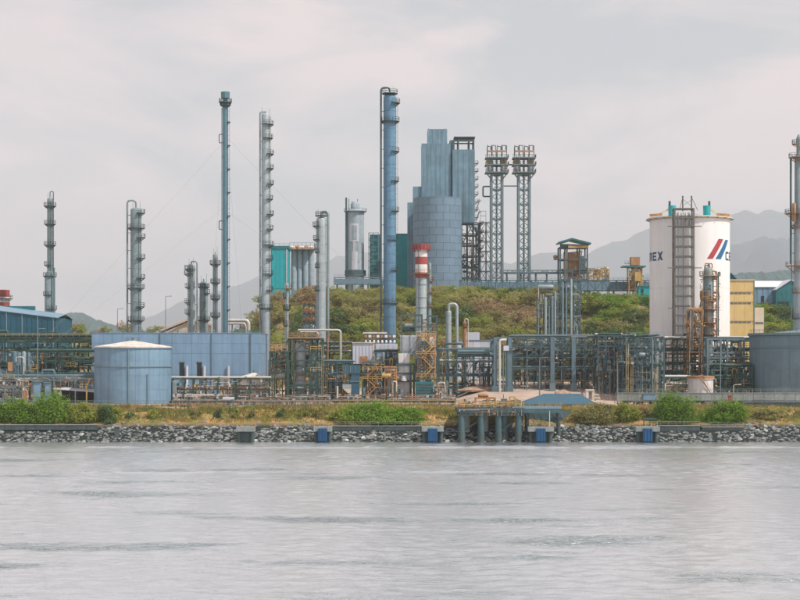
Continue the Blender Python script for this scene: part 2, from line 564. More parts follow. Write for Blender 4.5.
# short choppy sea: a sum of wave trains, each with its own heading and length
WX, WY = np.meshgrid(np.array(wxs), np.array(wys))
WZ = np.zeros_like(WX)
wr = np.random.RandomState(3)
for _ in range(46):
    lam = 1.5 * (5.0 / 1.5) ** wr.rand()
    th = wr.normal(0.5 * math.pi, 0.75)
    kx, ky = 2 * math.pi / lam * math.cos(th), 2 * math.pi / lam * math.sin(th)
    ph = wr.rand() * 6.283 + 0.9 * np.sin(WX * wr.uniform(.02, .05) + WY * wr.uniform(.02, .05) + wr.rand() * 6)
    WZ += 0.0028 * lam * np.sin(kx * WX + ky * WY + ph)
gust = 0.75 + 0.35 * np.sin(WX * 0.023 + 1.0 + 0.8 * np.sin(WY * 0.02)) * np.sin(WY * 0.045 + 0.6 * np.sin(WX * .03))
fade = np.clip((124 - np.abs(WX)) / 10, 0, 1) * np.clip((WY - 126) / 12, 0, 1)
WZ *= gust * fade
wi = {}
for j_ in range(len(wys)):
    for i_ in range(len(wxs)): wi[(wxs[i_], wys[j_])] = float(WZ[j_, i_])
water = grid('water', wxs, wys, lambda x, y: wi[(x, y)] + (wz(x, y) if abs(x) < 124 else 0.0), wm)

# --- ground
gm = bpy.data.materials.new('earth and dry ground')
gm.use_nodes = True
t = gm.node_tree
N, L = t.nodes.new, t.links.new
b = t.nodes['Principled BSDF']
b.inputs['Roughness'].default_value = 0.95
b.inputs['Specular IOR Level'].default_value = 0.1
geo = N('ShaderNodeNewGeometry')
def tnoise(scale, detail=6):
    n = N('ShaderNodeTexNoise'); n.inputs['Scale'].default_value = scale; n.inputs['Detail'].default_value = detail
    n.inputs['Roughness'].default_value = 0.65
    L(geo.outputs['Position'], n.inputs['Vector']); return n.outputs['Fac']
def tmix(f, a, bb, lo=0.4, hi=0.6):
    mr = N('ShaderNodeMapRange'); mr.inputs['From Min'].default_value = lo; mr.inputs['From Max'].default_value = hi
    L(f, mr.inputs['Value'])
    mx = N('ShaderNodeMix'); mx.data_type = 'RGBA'
    for k, c in (('A', a), ('B', bb)):
        if isinstance(c, tuple): mx.inputs[k].default_value = (*c, 1)
        else: L(c, mx.inputs[k])
    L(mr.outputs['Result'], mx.inputs['Factor'])
    return mx.outputs['Result']
yard = tmix(tnoise(0.12), (0.36, 0.27, 0.21), (0.46, 0.37, 0.31), 0.35, 0.65)
yard = tmix(tnoise(0.05, 3), yard, (0.24, 0.21, 0.18), 0.5, 0.62)
bank = tmix(tnoise(0.3), (0.42, 0.24, 0.12), (0.24, 0.21, 0.07), 0.4, 0.6)
soil = tmix(tnoise(0.08), (0.24, 0.18, 0.09), (0.15, 0.16, 0.055), 0.4, 0.6)
sep = N('ShaderNodeSeparateXYZ'); L(geo.outputs['Position'], sep.inputs[0])
c1 = tmix(sep.outputs['Y'], bank, yard, 415.5, 418.5)
c2 = tmix(sep.outputs['Y'], c1, soil, 575, 600)
far = tmix(tnoise(0.004), (0.05, 0.08, 0.04), (0.12, 0.12, 0.07))
c3 = tmix(sep.outputs['Y'], c2, far, 900, 1200)
c0 = tmix(sep.outputs['Y'], (0.02, 0.026, 0.026), c3, 402, 405)  # near-black under the rocks: shade of their gaps put into the ground colour
L(c0, b.inputs['Base Color'])
def gz(x, y):
    z = G(x, y)
    if 398 < y < 420: z += 0.35 * nz(x * 0.09, y * 0.15) * sstep(398, 404, y)
    if 420 <= y < 590: z += 0.10 * nz(x * 0.1, y * 0.1)
    if y >= 590: z += 1.6 * nz(x * 0.03, y * 0.03) * sstep(590, 620, y)
    return z
gxs = steps((-9800, -600, 600), (-600, -170, 30), (-170, 190, 3), (190, 640, 30), (640, 9800, 600))
gys = steps((380, 420, 1.5), (420, 580, 5), (580, 780, 4), (780, 1000, 20), (1000, 1600, 100), (1600, 22600, 1000))
ground = grid('ground', gxs, gys, gz, gm)

# --- hills and mountains far behind
def ridge(name, pts, Y, depth, m, rough, nx=110, ny=24, jit=0.0):
    pxs = [pts[0][0] + (pts[-1][0] - pts[0][0]) * k / (nx - 1) for k in range(nx)]
    pp = np.array(pts, float)
    v = []
    for j in range(ny):
        tt = j / (ny - 1)
        for px in pxs:
            py = float(np.interp(px, pp[:, 0], pp[:, 1]))
            py += jit * (nz(px * .23, 7.7) + .6 * nz(px * .6, 3.1))
            h = max(0.0, Z(py, Y) - 6)
            prof = math.sin(PI * min(1.0, tt * 1.0)) ** 0.9
            y = Y + (tt - 0.5) * depth
            x = X(px, Y)
            k = 1 + rough * (mnoise.fractal(Vector((x, y * 0.8, 3)) * (6.0 / depth), 1.0, 2.0, 5)) * (1 - 0.75 * math.exp(-((tt - .5) / .1) ** 2))
            v.append((x, y, 4 + h * prof * max(0.2, k)))
    f = [(j * nx + i, j * nx + i + 1, (j + 1) * nx + i + 1, (j + 1) * nx + i) for j in range(ny - 1) for i in range(nx - 1)]
    me = bpy.data.meshes.new(name)
    me.from_pydata(v, [], f); me.materials.append(m)
    me.polygons.foreach_set('use_smooth', [True] * len(f))
    o = bpy.data.objects.new(name, me); col.objects.link(o); ROOT[o] = Vector((0, 0, 0))
    return tag(o, kind='structure')
ridge('mountain', [(60, 350), (120, 334), (150, 322), (170, 315), (190, 305), (215, 296), (240, 285), (260, 279), (300, 268), (335, 259), (370, 256),
      (420, 262), (470, 262), (510, 268), (535, 258), (552, 262), (575, 257), (600, 250), (622, 243), (650, 236), (690, 228), (729, 219), (748, 222),
      (765, 213), (778, 210), (790, 209), (815, 213), (860, 232), (940, 260), (1050, 350)], 19000, 6000, MOUNT, 0.35, 160)
ridge('foothill', [(600, 300), (660, 272), (700, 260), (735, 246), (762, 238), (785, 243), (805, 247), (850, 250), (900, 280), (980, 345)], 12500, 3300, MOUNT, 0.4)
ridge('wooded_hill', [(20, 352), (52, 330), (62, 317), (70, 313.5), (80, 313), (89, 318), (101, 321.5), (112, 325), (130, 329), (160, 332), (200, 345)], 4600, 800, WOODS, 0.2, 260, jit=3.0)
ridge('wooded_rise', [(640, 300), (690, 287), (725, 279), (752, 275), (775, 274), (800, 271), (850, 268), (900, 300)], 4400, 800, WOODS, 0.2, 260, jit=2.0)

# --- haze: one closed box of even thin air
hz = MB().box((0, 11100, 836), (19800, 23600, 1680)).build('haze', None)
tag(hz, kind='stuff')
hm = bpy.data.materials.new('sea haze')
hm.use_nodes = True
hm.node_tree.nodes.clear()
ho = hm.node_tree.nodes.new('ShaderNodeOutputMaterial')
hv = hm.node_tree.nodes.new('ShaderNodeVolumePrincipled')
hv.inputs['Color'].default_value = (0.91, 0.96, 1.0, 1)
hv.inputs['Density'].default_value = 0.00009
hv.inputs['Anisotropy'].default_value = 0.0
hm.node_tree.links.new(hv.outputs['Volume'], ho.inputs['Volume'])
hz.data.materials.append(hm)

# ================================================================== builders for repeated kinds of thing
def platform(root, cx, cy, z, r, w, a0, a1, m=None, rm=None, rails=True):
    n = max(3, int(abs(a1 - a0) / 24))
    A, B_ = R(a0), R(a1)
    mb = MB().lathe(cx, cy, [(r * 0.97, z - 0.12), (r + w, z - 0.12), (r + w, z + 0.04), (r * 0.97, z + 0.04), (r * 0.97, z - 0.12)], n, A, B_)
    for k in range(n + 1):                                   # brackets
        a = A + (B_ - A) * k / n
        mb.bar((cx + r * math.cos(a), cy + r * math.sin(a), z - 0.12 - w * 0.7), (cx + (r + w * .9) * math.cos(a), cy + (r + w * .9) * math.sin(a), z - 0.12), 0.1)
    p = mb.build('platform', m or DARKST, root)
    if rails:
        path = [(cx + (r + w - .05) * math.cos(A + (B_ - A) * k / n), cy + (r + w - .05) * math.sin(A + (B_ - A) * k / n), z) for k in range(n + 1)]
        MB().rail(path, 1.15, 1.4, 0.075).build('railing', rm or DARKST, p)
    return p
SIDE = {'R': (-75, 60), 'L': (120, 255), 'A': (0, 360), 'F': (-150, -30), 'RF': (-110, 40), 'LF': (140, 290)}

def column(name, label, px, wpx, top, Y, m, plats=(), pipes=(), cat='column', band=2.6, base=None, lad=None, rods=2, group=None, pm=None, dome=0.5):
    """a distillation column: shell with seams and domed head, platforms with railings, risers, ladder"""
    cx, cy, r = X(px, Y), Y, wpx / 2 * sc(Y)
    z0 = G(cx, cy) - 0.1 if base is None else Z(base, Y)
    z1 = Z(top, Y)
    root = thing(name, label, cat, (cx, cy, z0), group)
    prof = [(r * 1.18, z0), (r * 1.18, z0 + 0.4), (r, z0 + 1.6)]
    z = z0 + band
    while z < z1 - r - 0.3:
        prof += [(r, z - 0.06), (r + 0.05, z - 0.05), (r + 0.05, z + 0.05), (r, z + 0.06)]; z += band
    prof += [(r, z1 - r * dome)] + [(r * math.cos(R(a)), z1 - r * dome + r * dome * math.sin(R(a))) for a in (25, 50, 70, 84)] + [(0.02, z1)]
    MB().lathe(cx, cy, prof, 24).build('shell', m, root, 30)
    MB().cyl((cx, cy, z1 - 0.1), (cx, cy, z1 + 0.7), r * 0.16, None, 10).build('nozzle', m, root, 40)
    for p in plats:
        py, side, pw = p[:3]
        mm = p[3] if len(p) > 3 else None
        platform(root, cx, cy, Z(py, Y), r, pw * sc(Y), *SIDE[side], mm or pm, mm or pm)
    for q in pipes:                       # (px, radius in px, loop top py or None, foot py or None, material)
        qx, qr, loop, foot, qm = q
        x = X(qx, Y); yy = cy - r * 0.35
        zf = Z(foot, Y) if foot else z0 + 1
        if loop is not None:
            zt = Z(loop, Y)
            pipe('overhead_pipe', qm, root, [(x, yy, zf), (x, yy, zt), (cx, cy, zt), (cx, cy, z1 - 0.1)], qr * sc(Y), abs(x - cx) * .45)
        else:
            zt = z1 - 1
            pipe('riser_pipe', qm, root, [(x, yy, zf), (x, yy, zt), (cx, cy - r * .3, zt)], qr * sc(Y), 0.5)
        k = zf + 5
        while k < zt - 2:
            bar('pipe_support', DARKST, root, (x, yy, k), (cx, yy, k), 0.16); k += 5.5
    if lad is not None:
        a = R(lad); lx, ly = cx + (r + .25) * math.cos(a), cy + (r + .25) * math.sin(a)
        MB().ladder((lx, ly, z0 + 1), z1 - z0 - 2).build('ladder', DARKST, root)
    for k in range(rods):
        rx = cx + (r * 0.9) * (1 - 2 * (k % 2)) * rng.uniform(.6, 1)
        MB().cyl((rx, cy, z1 - .6), (rx, cy, z1 + rng.uniform(1.6, 2.6)), 0.06, 0.03, 5).build('lightning_rod', DARKST, root)
    return root

def frame(root, xs, ys, zs, m, w=0.35, bw=0.28, brace=(), bm=None):
    """steel frame out of single posts, beams and braces"""
    for x in xs:
        for y in ys:
            bx('post', m, root, (x, y, (zs[0] + zs[-1]) / 2), (w, w, zs[-1] - zs[0] + bw * 0.9))
    for z in zs[1:]:
        for y in ys:
            for a, b_ in zip(xs, xs[1:]): bx('beam', m, root, ((a + b_) / 2, y, z), (b_ - a - w, bw * .9, bw))
        for x in xs:
            for a, b_ in zip(ys, ys[1:]): bx('beam', m, root, (x, (a + b_) / 2, z), (bw * .9, b_ - a - w, bw))
    for i, j, kind in brace:
        a, b_, c, d = xs[i], xs[i + 1], zs[j], zs[j + 1]
        y = ys[0] - 0.02
        if kind in 'x/': bar('brace', bm or m, root, (a, y, c), (b_, y, d), bw * .7)
        if kind in 'x\\': bar('brace', bm or m, root, (a, y + .05, d), (b_, y + .05, c), bw * .7)

def pipes_x(root, x0, x1, y0, y1, z, n, mats, r=(0.09, 0.3), seed=0):
    g = random.Random(seed)
    y = y0
    for k in range(n):
        y = y0 + (y1 - y0) * (k + g.uniform(.2, .8)) / n
        rr = g.uniform(*r) ** 1.0
        a, b_ = x0 + g.uniform(-.3, .6), x1 - g.uniform(-.3, .6)
        if g.random() < .18 and n > 2:           # an expansion loop or a drop
            xm = g.uniform(a + 2, b_ - 2) if b_ - a > 6 else (a + b_) / 2
            dz = g.choice((.9, 1.3, -1.0)); wdt = g.uniform(1.2, 2.6)
            pipe('pipe', g.choice(mats), root, [(a, y, z + rr), (xm - wdt, y, z + rr), (xm - wdt, y, z + rr + dz), (xm + wdt, y, z + rr + dz), (xm + wdt, y, z + rr), (b_, y, z + rr)], rr, .5)
        else:
            rod('pipe', g.choice(mats), root, (a, y, z + rr), (b_, y, z + rr), rr)

def rails_x(root, x0, x1, y, z, m):
    MB().rail([(x0, y, z), (x1, y, z)], 1.1, 2.0, 0.07).build('railing', m, root)

def valve(root, x, y, z, m):
    MB().cyl((x, y, z), (x, y, z + 1.0), .08, None, 6).cyl((x - .25, y, z), (x + .25, y, z), .22, None, 8).lathe(x, y, [(.3, z + 1), (.36, z + 1.05), (.3, z + 1.1), (.24, z + 1.05), (.3, z + 1)], 10).build('valve', m, root, 40)

def drum(root, c, r, ln, m, axis='x'):
    x, y, z = c
    mb = MB()
    prof = [(0.01, -ln / 2 - r * .5), (r * .6, -ln / 2 - r * .4), (r * .92, -ln / 2 - r * .15), (r, -ln / 2), (r, ln / 2), (r * .92, ln / 2 + r * .15), (r * .6, ln / 2 + r * .4), (.01, ln / 2 + r * .5)]
    mb.lathe(0, 0, prof, 16)
    if axis == 'x': mb.v = [(x + c_, y + b_, z + a_) for a_, b_, c_ in mb.v]
    else: mb.v = [(x + a_, y + b_, z + c_) for a_, b_, c_ in mb.v]
    return mb.build('drum', m, root, 40)

def clutter(root, x0, x1, y0, y1, z0, z1, n, mats, seed):
    """process pipework: risers with bends, crossovers, drums, valves, ladders, small platforms"""
    g = random.Random(seed)
    for k in range(n):
        x, y = g.uniform(x0, x1), g.uniform(y0, y1)
        t_ = g.random(); m = g.choice(mats)
        if t_ < .42:
            h = g.uniform(.35, 1) * (z1 - z0); za = z0 + g.uniform(0, .3) * (z1 - z0 - h)
            rr = g.uniform(.08, .26); dx = g.uniform(-3, 3)
            pipe('pipe', m, root, [(x, y, za), (x, y, za + h), (min(max(x + dx, x0), x1), y, za + h), (min(max(x + dx, x0), x1), y, za + h - g.uniform(1, 3))], rr, .5)
        elif t_ < .68:
            z = g.uniform(z0 + 1, z1); l = g.uniform(.25, .8) * (x1 - x0); xa = g.uniform(x0, x1 - l)
            rod('pipe', m, root, (xa, y, z), (xa + l, y, z), g.uniform(.08, .28))
        elif t_ < .76: valve(root, x, y0, g.uniform(z0 + .5, z1 - 1), m)
        elif t_ < .84: drum(root, (x, y, g.uniform(z0 + 1.5, z1 - 1)), g.uniform(.35, .6), g.uniform(1.2, 2.4), g.choice((SILVER2, m, m)), g.choice('xz'))
        elif t_ < .93:
            z = g.uniform(z0 + 2, z1); l = g.uniform(2.5, 5)
            p = bx('walkway', g.choice((DARKST, OCHRE, RUSTY)), root, (x, y, z), (l, 1.2, .12))
            MB().rail([(x - l / 2, y - .6, z), (x + l / 2, y - .6, z)], 1.1, 1.4, .07).build('railing', g.choice((OCHRE, GREYST, TEALST)), root)
        else: MB().ladder((x, y0 - .1, z0), (z1 - z0) * g.uniform(.5, .95)).build('ladder', g.choice((OCHRE, GREYST, GREYST, TEALST)), root)

def finework(root, x0, x1, y0, y1, z0, z1, n, mats, seed):
    """fittings too small to tell apart: conduits, thin lines, flanges, junction boxes"""
    g = random.Random(seed)
    for m in mats:
        mb = MB()
        for _ in range(n):
            x, y, z = g.uniform(x0, x1), g.uniform(y0, y1), g.uniform(z0 + .4, z1)
            t_ = g.random(); w = g.uniform(.05, .15)
            if t_ < .4: mb.bar((x, y, z), (x, y, max(z0, z - g.uniform(1, 6))), w)
            elif t_ < .7: mb.bar((x, y, z), (min(x1, x + g.uniform(1, 6)), y, z), w)
            elif t_ < .8: mb.bar((x, y, z), (x, y + g.uniform(.8, 3), z), w)
            else: mb.box((x, y, z), (g.uniform(.2, .7), g.uniform(.2, .5), g.uniform(.2, .8)))
        tag(mb.build('small_pipework', m, root), kind='stuff')

def plates(root, cx, cy, r, z0, z1, courses, n, m, stagger=0.0, gap=0.045, name='shell_plate', seam=None):
    """a tank or silo shell as single curved plates over a slightly smaller dark core"""
    MB().lathe(cx, cy, [(r - .05, z0), (r - .05, z1)], 48).build('shell_core', seam or m, root, 30)
    h = (z1 - z0) / courses
    da = 2 * PI / n; ga = gap / r
    mb = MB().lathe(0, 0, [(r - .05, gap / 2), (r, gap / 2), (r, h - gap / 2), (r - .05, h - gap / 2)], 4, ga / 2, da - ga / 2)
    me = mb.mesh(name, m, (0, 0, 0), 30)
    for c in range(courses):
        for k in range(n):
            o = piece(name, me, root, (cx, cy, z0 + c * h), (1, 1, 1))
            o.rotation_euler = (0, 0, da * (k + (stagger if c % 2 else 0) + .13))

def stairs_zig(root, x0, x1, y, z0, z1, n, m, w=0.9):
    h = (z1 - z0) / n
    for k in range(n):
        a, b_ = (x0, x1) if k % 2 == 0 else (x1, x0)
        mb = MB()
        p, q = Vector((a, y, z0 + k * h)), Vector((b_, y, z0 + (k + 1) * h))
        for dy in (0, w):
            mb.bar(p + Vector((0, dy, 0)), q + Vector((0, dy, 0)), .22)
            mb.bar(p + Vector((0, dy, 1)), q + Vector((0, dy, 1)), .08)
            for e in range(5):
                c = p.lerp(q, e / 4) + Vector((0, dy, 0)); mb.bar(c, c + Vector((0, 0, 1)), .07)
        for e in range(8):
            c = p.lerp(q, (e + .5) / 8); mb.box((c.x, y + w / 2, c.z), (.35, w, .06))
        mb.build('stair_flight', m, root)
        bx('landing', m, root, (b_, y + w / 2, z0 + (k + 1) * h), (1.6, w + .4, .14))

# ================================================================== columns and stacks of the refinery
# slim column behind the blue shed
c = column('distillation_column', 'slim column with stacked ring platforms rising behind the blue shed', 50, 5.6, 198, 575, SILVER2,
    [(206, 'A', 3.4), (224, 'A', 3.0), (245, 'A', 3.2), (265, 'LF', 3.0)], [(53.6, .45, 191.5, 280, TEALST)], lad=-60)
cx, cy = X(50, 575), 575
MB().lathe(cx, cy, [(5.2 * sc(575), G(cx, cy)), (5.2 * sc(575), Z(276, 575)), (2.9 * sc(575), Z(271, 575))], 24).build('lower_shell', SILVER2, c, 30)
for py, sd_ in ((276, 'A'), (295, 'LF'), (309, 'RF')): platform(c, cx, cy, Z(py, 575), 5.2 * sc(575), 1.6 * sc(575), *SIDE[sd_])
rod('riser_pipe', PIPEB, c, (X(55.4, 575), 573, G(cx, cy) + 1), (X(55.4, 575), 573, Z(268, 575)), .28)

column('distillation_column', 'thick column with a riser pipe looping over its top beside the pale blue building', 136, 11, 207.5, 535, SILVER2,
    [(213, 'R', 3.6), (228, 'A', 3.4), (237.5, 'R', 4), (258, 'R', 3.8), (278, 'R', 3.6), (288, 'A', 3.2), (306.5, 'R', 3.2), (320, 'A', 3)],
    [(127.6, .95, 200.5, None, SILVER2)], lad=-50)
column('distillation_column', 'short column with a swan-neck pipe, leftmost of the three short ones', 191.3, 7.6, 264, 545, SILVER,
    [(269, 'LF', 3), (274, 'LF', 3.4), (287, 'L', 2.8), (302.5, 'L', 3.2), (313, 'L', 3)], [(197.2, .7, 261.5, None, SILVER2)], lad=-100)
column('distillation_column', 'stubby dome-topped column, middle of the three short ones', 203.7, 8.4, 281, 550, SILVER2,
    [(287, 'A', 1.6), (293, 'R', 2.2), (320, 'A', 2.2)], (), lad=-70, dome=0.9)
column('distillation_column', 'thin short column with platforms just left of the tall slender stack', 215.3, 5, 254, 545, SILVER2,
    [(264, 'A', 3), (282.5, 'A', 2.4), (298.5, 'A', 2.4), (316, 'A', 2.4)], (), lad=-60)
column('distillation_column', 'tall grey column with a ladder of small platforms down its right side', 265.8, 8.6, 113, 528, SILVER,
    [(124.5, 'RF', 3.6), (138, 'RF', 3), (154, 'R', 3.8), (168.5, 'R', 3.6), (184, 'R', 3.8), (199, 'R', 3), (214.5, 'R', 3.8), (229, 'R', 3.4), (245, 'RF', 4), (259, 'R', 3.4), (274, 'RF', 3.6), (290, 'R', 3), (308, 'A', 2.6)],
    [(260.2, .8, 112, None, SILVER2), (268.2, .35, None, 330, PIPEB)], lad=-30)
column('distillation_column', 'pale silver column with a pipe looping over its top behind the green frame', 321.2, 10, 217, 500, SILVER,
    [(215.6, 'A', 1.0), (226, 'L', 3.6), (239.5, 'L', 3.2), (252, 'L', 1.6), (267, 'L', 1.4), (290, 'L', 1.8)], [(328.2, 1.25, 211.8, None, SILVER2)], lad=-130)
main = column('distillation_column', 'tallest broad blue column with an overhead pipe hooked over its top', 389.8, 12.6, 94, 500, BLUECOL,
    [(93.5, 'A', 1.6), (103, 'R', 4), (121.5, 'A', 3.4), (151.5, 'R', 3.2), (181, 'R', 3), (211, 'R', 3), (240, 'RF', 1.6), (270, 'R', 2), (303, 'A', 2)],
    [(381, .95, 87.8, None, TEALST)], lad=-12)
column('process_column', 'slender pale column with two small platforms above the green frame', 286.8, 3.6, 283, 468, SILVER,
    [(288, 'RF', 3.4, RUSTY), (297, 'L', 2.2), (309, 'A', 2), (325, 'LF', 2)], (), lad=-80, rods=1)

# tall slender stack with a capped head and guy wires
Y = 530; px = 225.4; cx = X(px, Y); z0 = G(cx, Y)
s = thing('flare_stack', 'tallest slender stack with a broad cap and guy wires', 'stack', (cx, Y, z0))
r = 2.5 * sc(Y)
prof = [(r * 1.05, z0)]
z = z0 + 4
while z < Z(103, Y): prof += [(r, z - .1), (r + .06, z), (r, z + .1)]; z += 5.5
MB().lathe(cx, Y, prof + [(r, Z(103, Y)), (r * .8, Z(98, Y)), (.05, Z(98, Y))], 18).build('shaft', STACKBL, s, 30)
MB().lathe(cx, Y, [(r * .8, Z(99.5, Y)), (4.4 * sc(Y), Z(98.5, Y)), (4.5 * sc(Y), Z(92, Y)), (3.6 * sc(Y), Z(92, Y)), (3.4 * sc(Y), Z(97, Y)), (.05, Z(97, Y))], 8).build('flare_tip', STACKBL, s)
for py, w in ((102.5, 4), (105, 3)): platform(s, cx, Y, Z(py, Y), r, w * sc(Y), 0, 360)
for k in range(10): platform(s, cx, Y, Z(122 + 23.4 * k, Y), r, 2.6 * sc(Y), -40, 25, rails=False)
for py in (134.5, 221): pipe('pipe_loop', DARKST, s, [(cx - r * .8, Y - .4, Z(py, Y)), (X(219.3, Y), Y - .4, Z(py, Y)), (X(219.3, Y), Y - .4, Z(py + 8.5, Y)), (cx - r * .8, Y - .4, Z(py + 8.5, Y))], .14, .3)
MB().ladder((cx + r + .3, Y - .4, z0 + 2), Z(103, Y) - z0 - 3).build('ladder', DARKST, s)
rod('riser_pipe', PIPEB, s, (cx - r - .2, Y - .6, z0 + 2), (cx - r - .2, Y - .6, Z(108, Y)), .17)
for a, b_ in (((223.5, 142, 530), (75, 306, 505)), ((227.5, 138, 530), (345, 262, 560)), ((223.5, 208, 530), (120, 290, 500)), ((227.5, 212, 530), (330, 285, 560)), ((224, 142, 530), (208, 330, 520)), ((227, 142, 530), (242, 330, 525))):
    p, q = W(*a), W(*b_)
    d = (q - p); k = (p.z - 10) / -d.z
    MB().cyl(p, p + d * k, .022, None, 5).build('guy_wire', WIRE, s)

# red and white banded stack over a heater
Y = 480; px = 421.3; cx = X(px, Y); z0 = Z(332, Y)
zg = G(cx, Y)
s = thing('furnace_stack', 'short red and white banded stack with two round galleries', 'stack', (cx, Y, zg))
u = sc(Y)
def seg(nm, r0, r1, a, b_, m): return MB().lathe(cx, Y, [(r0 * u, Z(a, Y)), (r1 * u, Z(b_, Y))], 24).build(nm, m, s, 40)
seg('shaft', 5.6, 5.4, 405, 277.5, SILVER)
for py in (285, 298, 308): MB().lathe(cx, Y, [(5.5 * u, Z(py, Y)), (5.8 * u, Z(py, Y)), (5.8 * u, Z(py - .8, Y)), (5.5 * u, Z(py - .8, Y))], 24).build('hoop', SILVER2, s, 30)
seg('red_band', 6.2, 6.2, 278, 272.5, RED); seg('white_band', 6.15, 6.15, 272.5, 264.5, WHITEP); seg('red_band', 6.3, 6.3, 264.5, 257, RED)
seg('white_band', 6.2, 6.2, 257, 249, WHITEP); seg('red_band', 6.8, 6.8, 249, 244.5, RED)
for py, w, mm in ((249.5, 3.2, RED), (273.5, 3.4, RUSTY)): platform(s, cx, Y, Z(py, Y), 6 * u, w * u, 0, 360, mm, mm)
MB().lathe(cx, Y, [(9 * u, Z(249, Y)), (9 * u, Z(244.6, Y))], 16).build('wind_screen', RED, s, 40)
MB().ladder((cx - 2.2 * u, Y - 5.8 * u, Z(330, Y)), Z(250, Y) - Z(330, Y)).build('ladder', DARKST, s)
for k in (-8, 8): rod('lightning_rod', DARKST, s, (cx + k * u, Y, Z(249, Y)), (cx + k * u, Y, Z(237.5, Y)), .07)
column('process_column', 'thin grey column with small rusty platforms hugging the red-banded stack', 429.6, 3.6, 263, 484, SILVER2, [(281, 'R', 2.2, RUSTY), (292, 'RF', 2.6, RUSTY), (306, 'A', 2, RUSTY)], (), rods=0)

# vessel with a big swan-neck pipe
Y = 492
v = column('process_vessel', 'short silver vessel topped by a fat swan-neck pipe', 448.6, 5.6, 310.5, Y, SILVER, [(309, 'L', 2.5)], (), rods=0)
pipe('swan_neck_pipe', SILVER, v, [(X(448.6, Y), Y, Z(311, Y)), (X(448.6, Y), Y, Z(304, Y)), (X(457, Y), Y, Z(304, Y)), (X(457, Y), Y, G(X(457, Y), Y))], 1.5 * sc(Y), 1.3)
column('process_vessel', 'small rusty vessel beside the swan-neck pipe', 464.6, 4.2, 322, 495, RUSTY, [(326, 'A', 1.6, RUSTY)], [(468, .6, 319, None, PIPEW)], rods=1)

# column at the right edge
cc = column('distillation_column', 'grey column with rusty galleries cut by the right edge of the photo', 800, 12.5, 222, 482, SILVER,
    [(227, 'A', 3, RUSTY), (266, 'LF', 8, RUSTY), (266.5, 'RF', 3, RUSTY), (292, 'L', 2.4, RUSTY), (318, 'A', 2)], [(791, .5, None, 330, PIPEB)], lad=-60)
cx, Y = X(799, 482), 482
MB().lathe(cx, Y, [(4.4 * sc(Y), Z(224, Y)), (4.4 * sc(Y), Z(158, Y)), (2.6 * sc(Y), Z(154, Y)), (2.6 * sc(Y), Z(138, Y)), (1.4 * sc(Y), Z(135, Y)), (.02, Z(134, Y))], 20).build('upper_shell', SILVER2, cc, 35)
for py, w in ((157.5, 5.8), (213.5, 9.5), (144, 2.6)): platform(cc, cx, Y, Z(py, Y), 4.4 * sc(Y), w * sc(Y), 90, 330, RUSTY, DARKST)
pipe('riser_pipe', TEALST, cc, [(X(790, Y), Y - 1, Z(264, Y)), (X(790, Y), Y - 1, Z(158, Y)), (cx, Y - 1, Z(157, Y))], .3, .6)
rod('overflow_drum', RUSTY, cc, (X(792.5, Y), Y - 2, Z(222, Y)), (X(792.5, Y), Y - 2, Z(204, Y)), .55)

# rusty column in front of the white silo
Y = 480
rc = column('process_column', 'rust-stained column with ochre galleries in front of the white silo', 708.2, 9, 267, Y, SILVER2,
    [(275.5, 'A', 4.4, OCHRE), (299, 'LF', 3.6, OCHRE), (300.5, 'RF', 3.6, RUSTY), (309, 'A', 4.6, RUSTY), (322.5, 'A', 4.6, RUSTY), (334, 'A', 4, RUSTY)], [(716.5, .7, 271, None, RUSTY), (703, .45, None, None, PIPEW)], rods=0, lad=-120)
cx = X(708.2, Y)
for k in range(5):
    a = k * 1.25
    pipe('vent_pipe', RUSTY, rc, [(cx + math.cos(a) * 1.1, Y + math.sin(a) * .8, Z(268, Y)), (cx + math.cos(a) * 1.1, Y + math.sin(a) * .8, Z(263.5 + k % 3, Y)), (cx, Y, Z(263.5 + k % 3, Y))], .16, .4)
clutter(rc, X(701, Y), X(720, Y), Y - 2, Y + 2, Z(336, Y), Z(272, Y), 22, [RUSTY, RUSTY, OCHRE, DARKST], 301)
finework(rc, X(699, Y), X(720, Y), Y - 2, Y + 2, Z(338, Y), Z(272, Y), 45, [RUSTY, DARKST], 302)
Y = 474
rt = thing('exchanger_stack', 'rust-red stack of exchangers on short platforms against the silo ladder tower', 'exchanger', (X(695, Y), Y, G(X(695, Y), Y)))
u = sc(Y)
frame(rt, [X(689.5, Y), X(701.5, Y)], [Y, Y + 4], [G(X(695, Y), Y)] + [Z(p, Y) for p in (352, 337, 324, 311)], RUSTY, .3, .3, [(0, 2, 'x')])
for p in (339, 326, 313): drum(rt, (X(695.5, Y), Y + 1.4, Z(p - 2.6, Y)), .75, 3.4, RUSTY)
for p in (324, 311): MB().rail([(X(688.5, Y), Y - .3, Z(p, Y)), (X(702.5, Y), Y - .3, Z(p, Y))], 1.1, 1, .09).build('railing', RUSTY, rt)
finework(rt, X(688, Y), X(703, Y), Y - .6, Y + 4, Z(350, Y), Z(308, Y), 60, [RUSTY, DARKST, OCHRE], 303)
clutter(rt, X(688, Y), X(703, Y), Y - .6, Y + 3, Z(350, Y), Z(309, Y), 14, [RUSTY, DARKST, OCHRE], 304)
rod('drain_pipe', PIPEW, rt, (X(690.5, Y), Y - .3, Z(338, Y)), (X(690.5, Y), Y - .3, Z(299, Y)), .13)

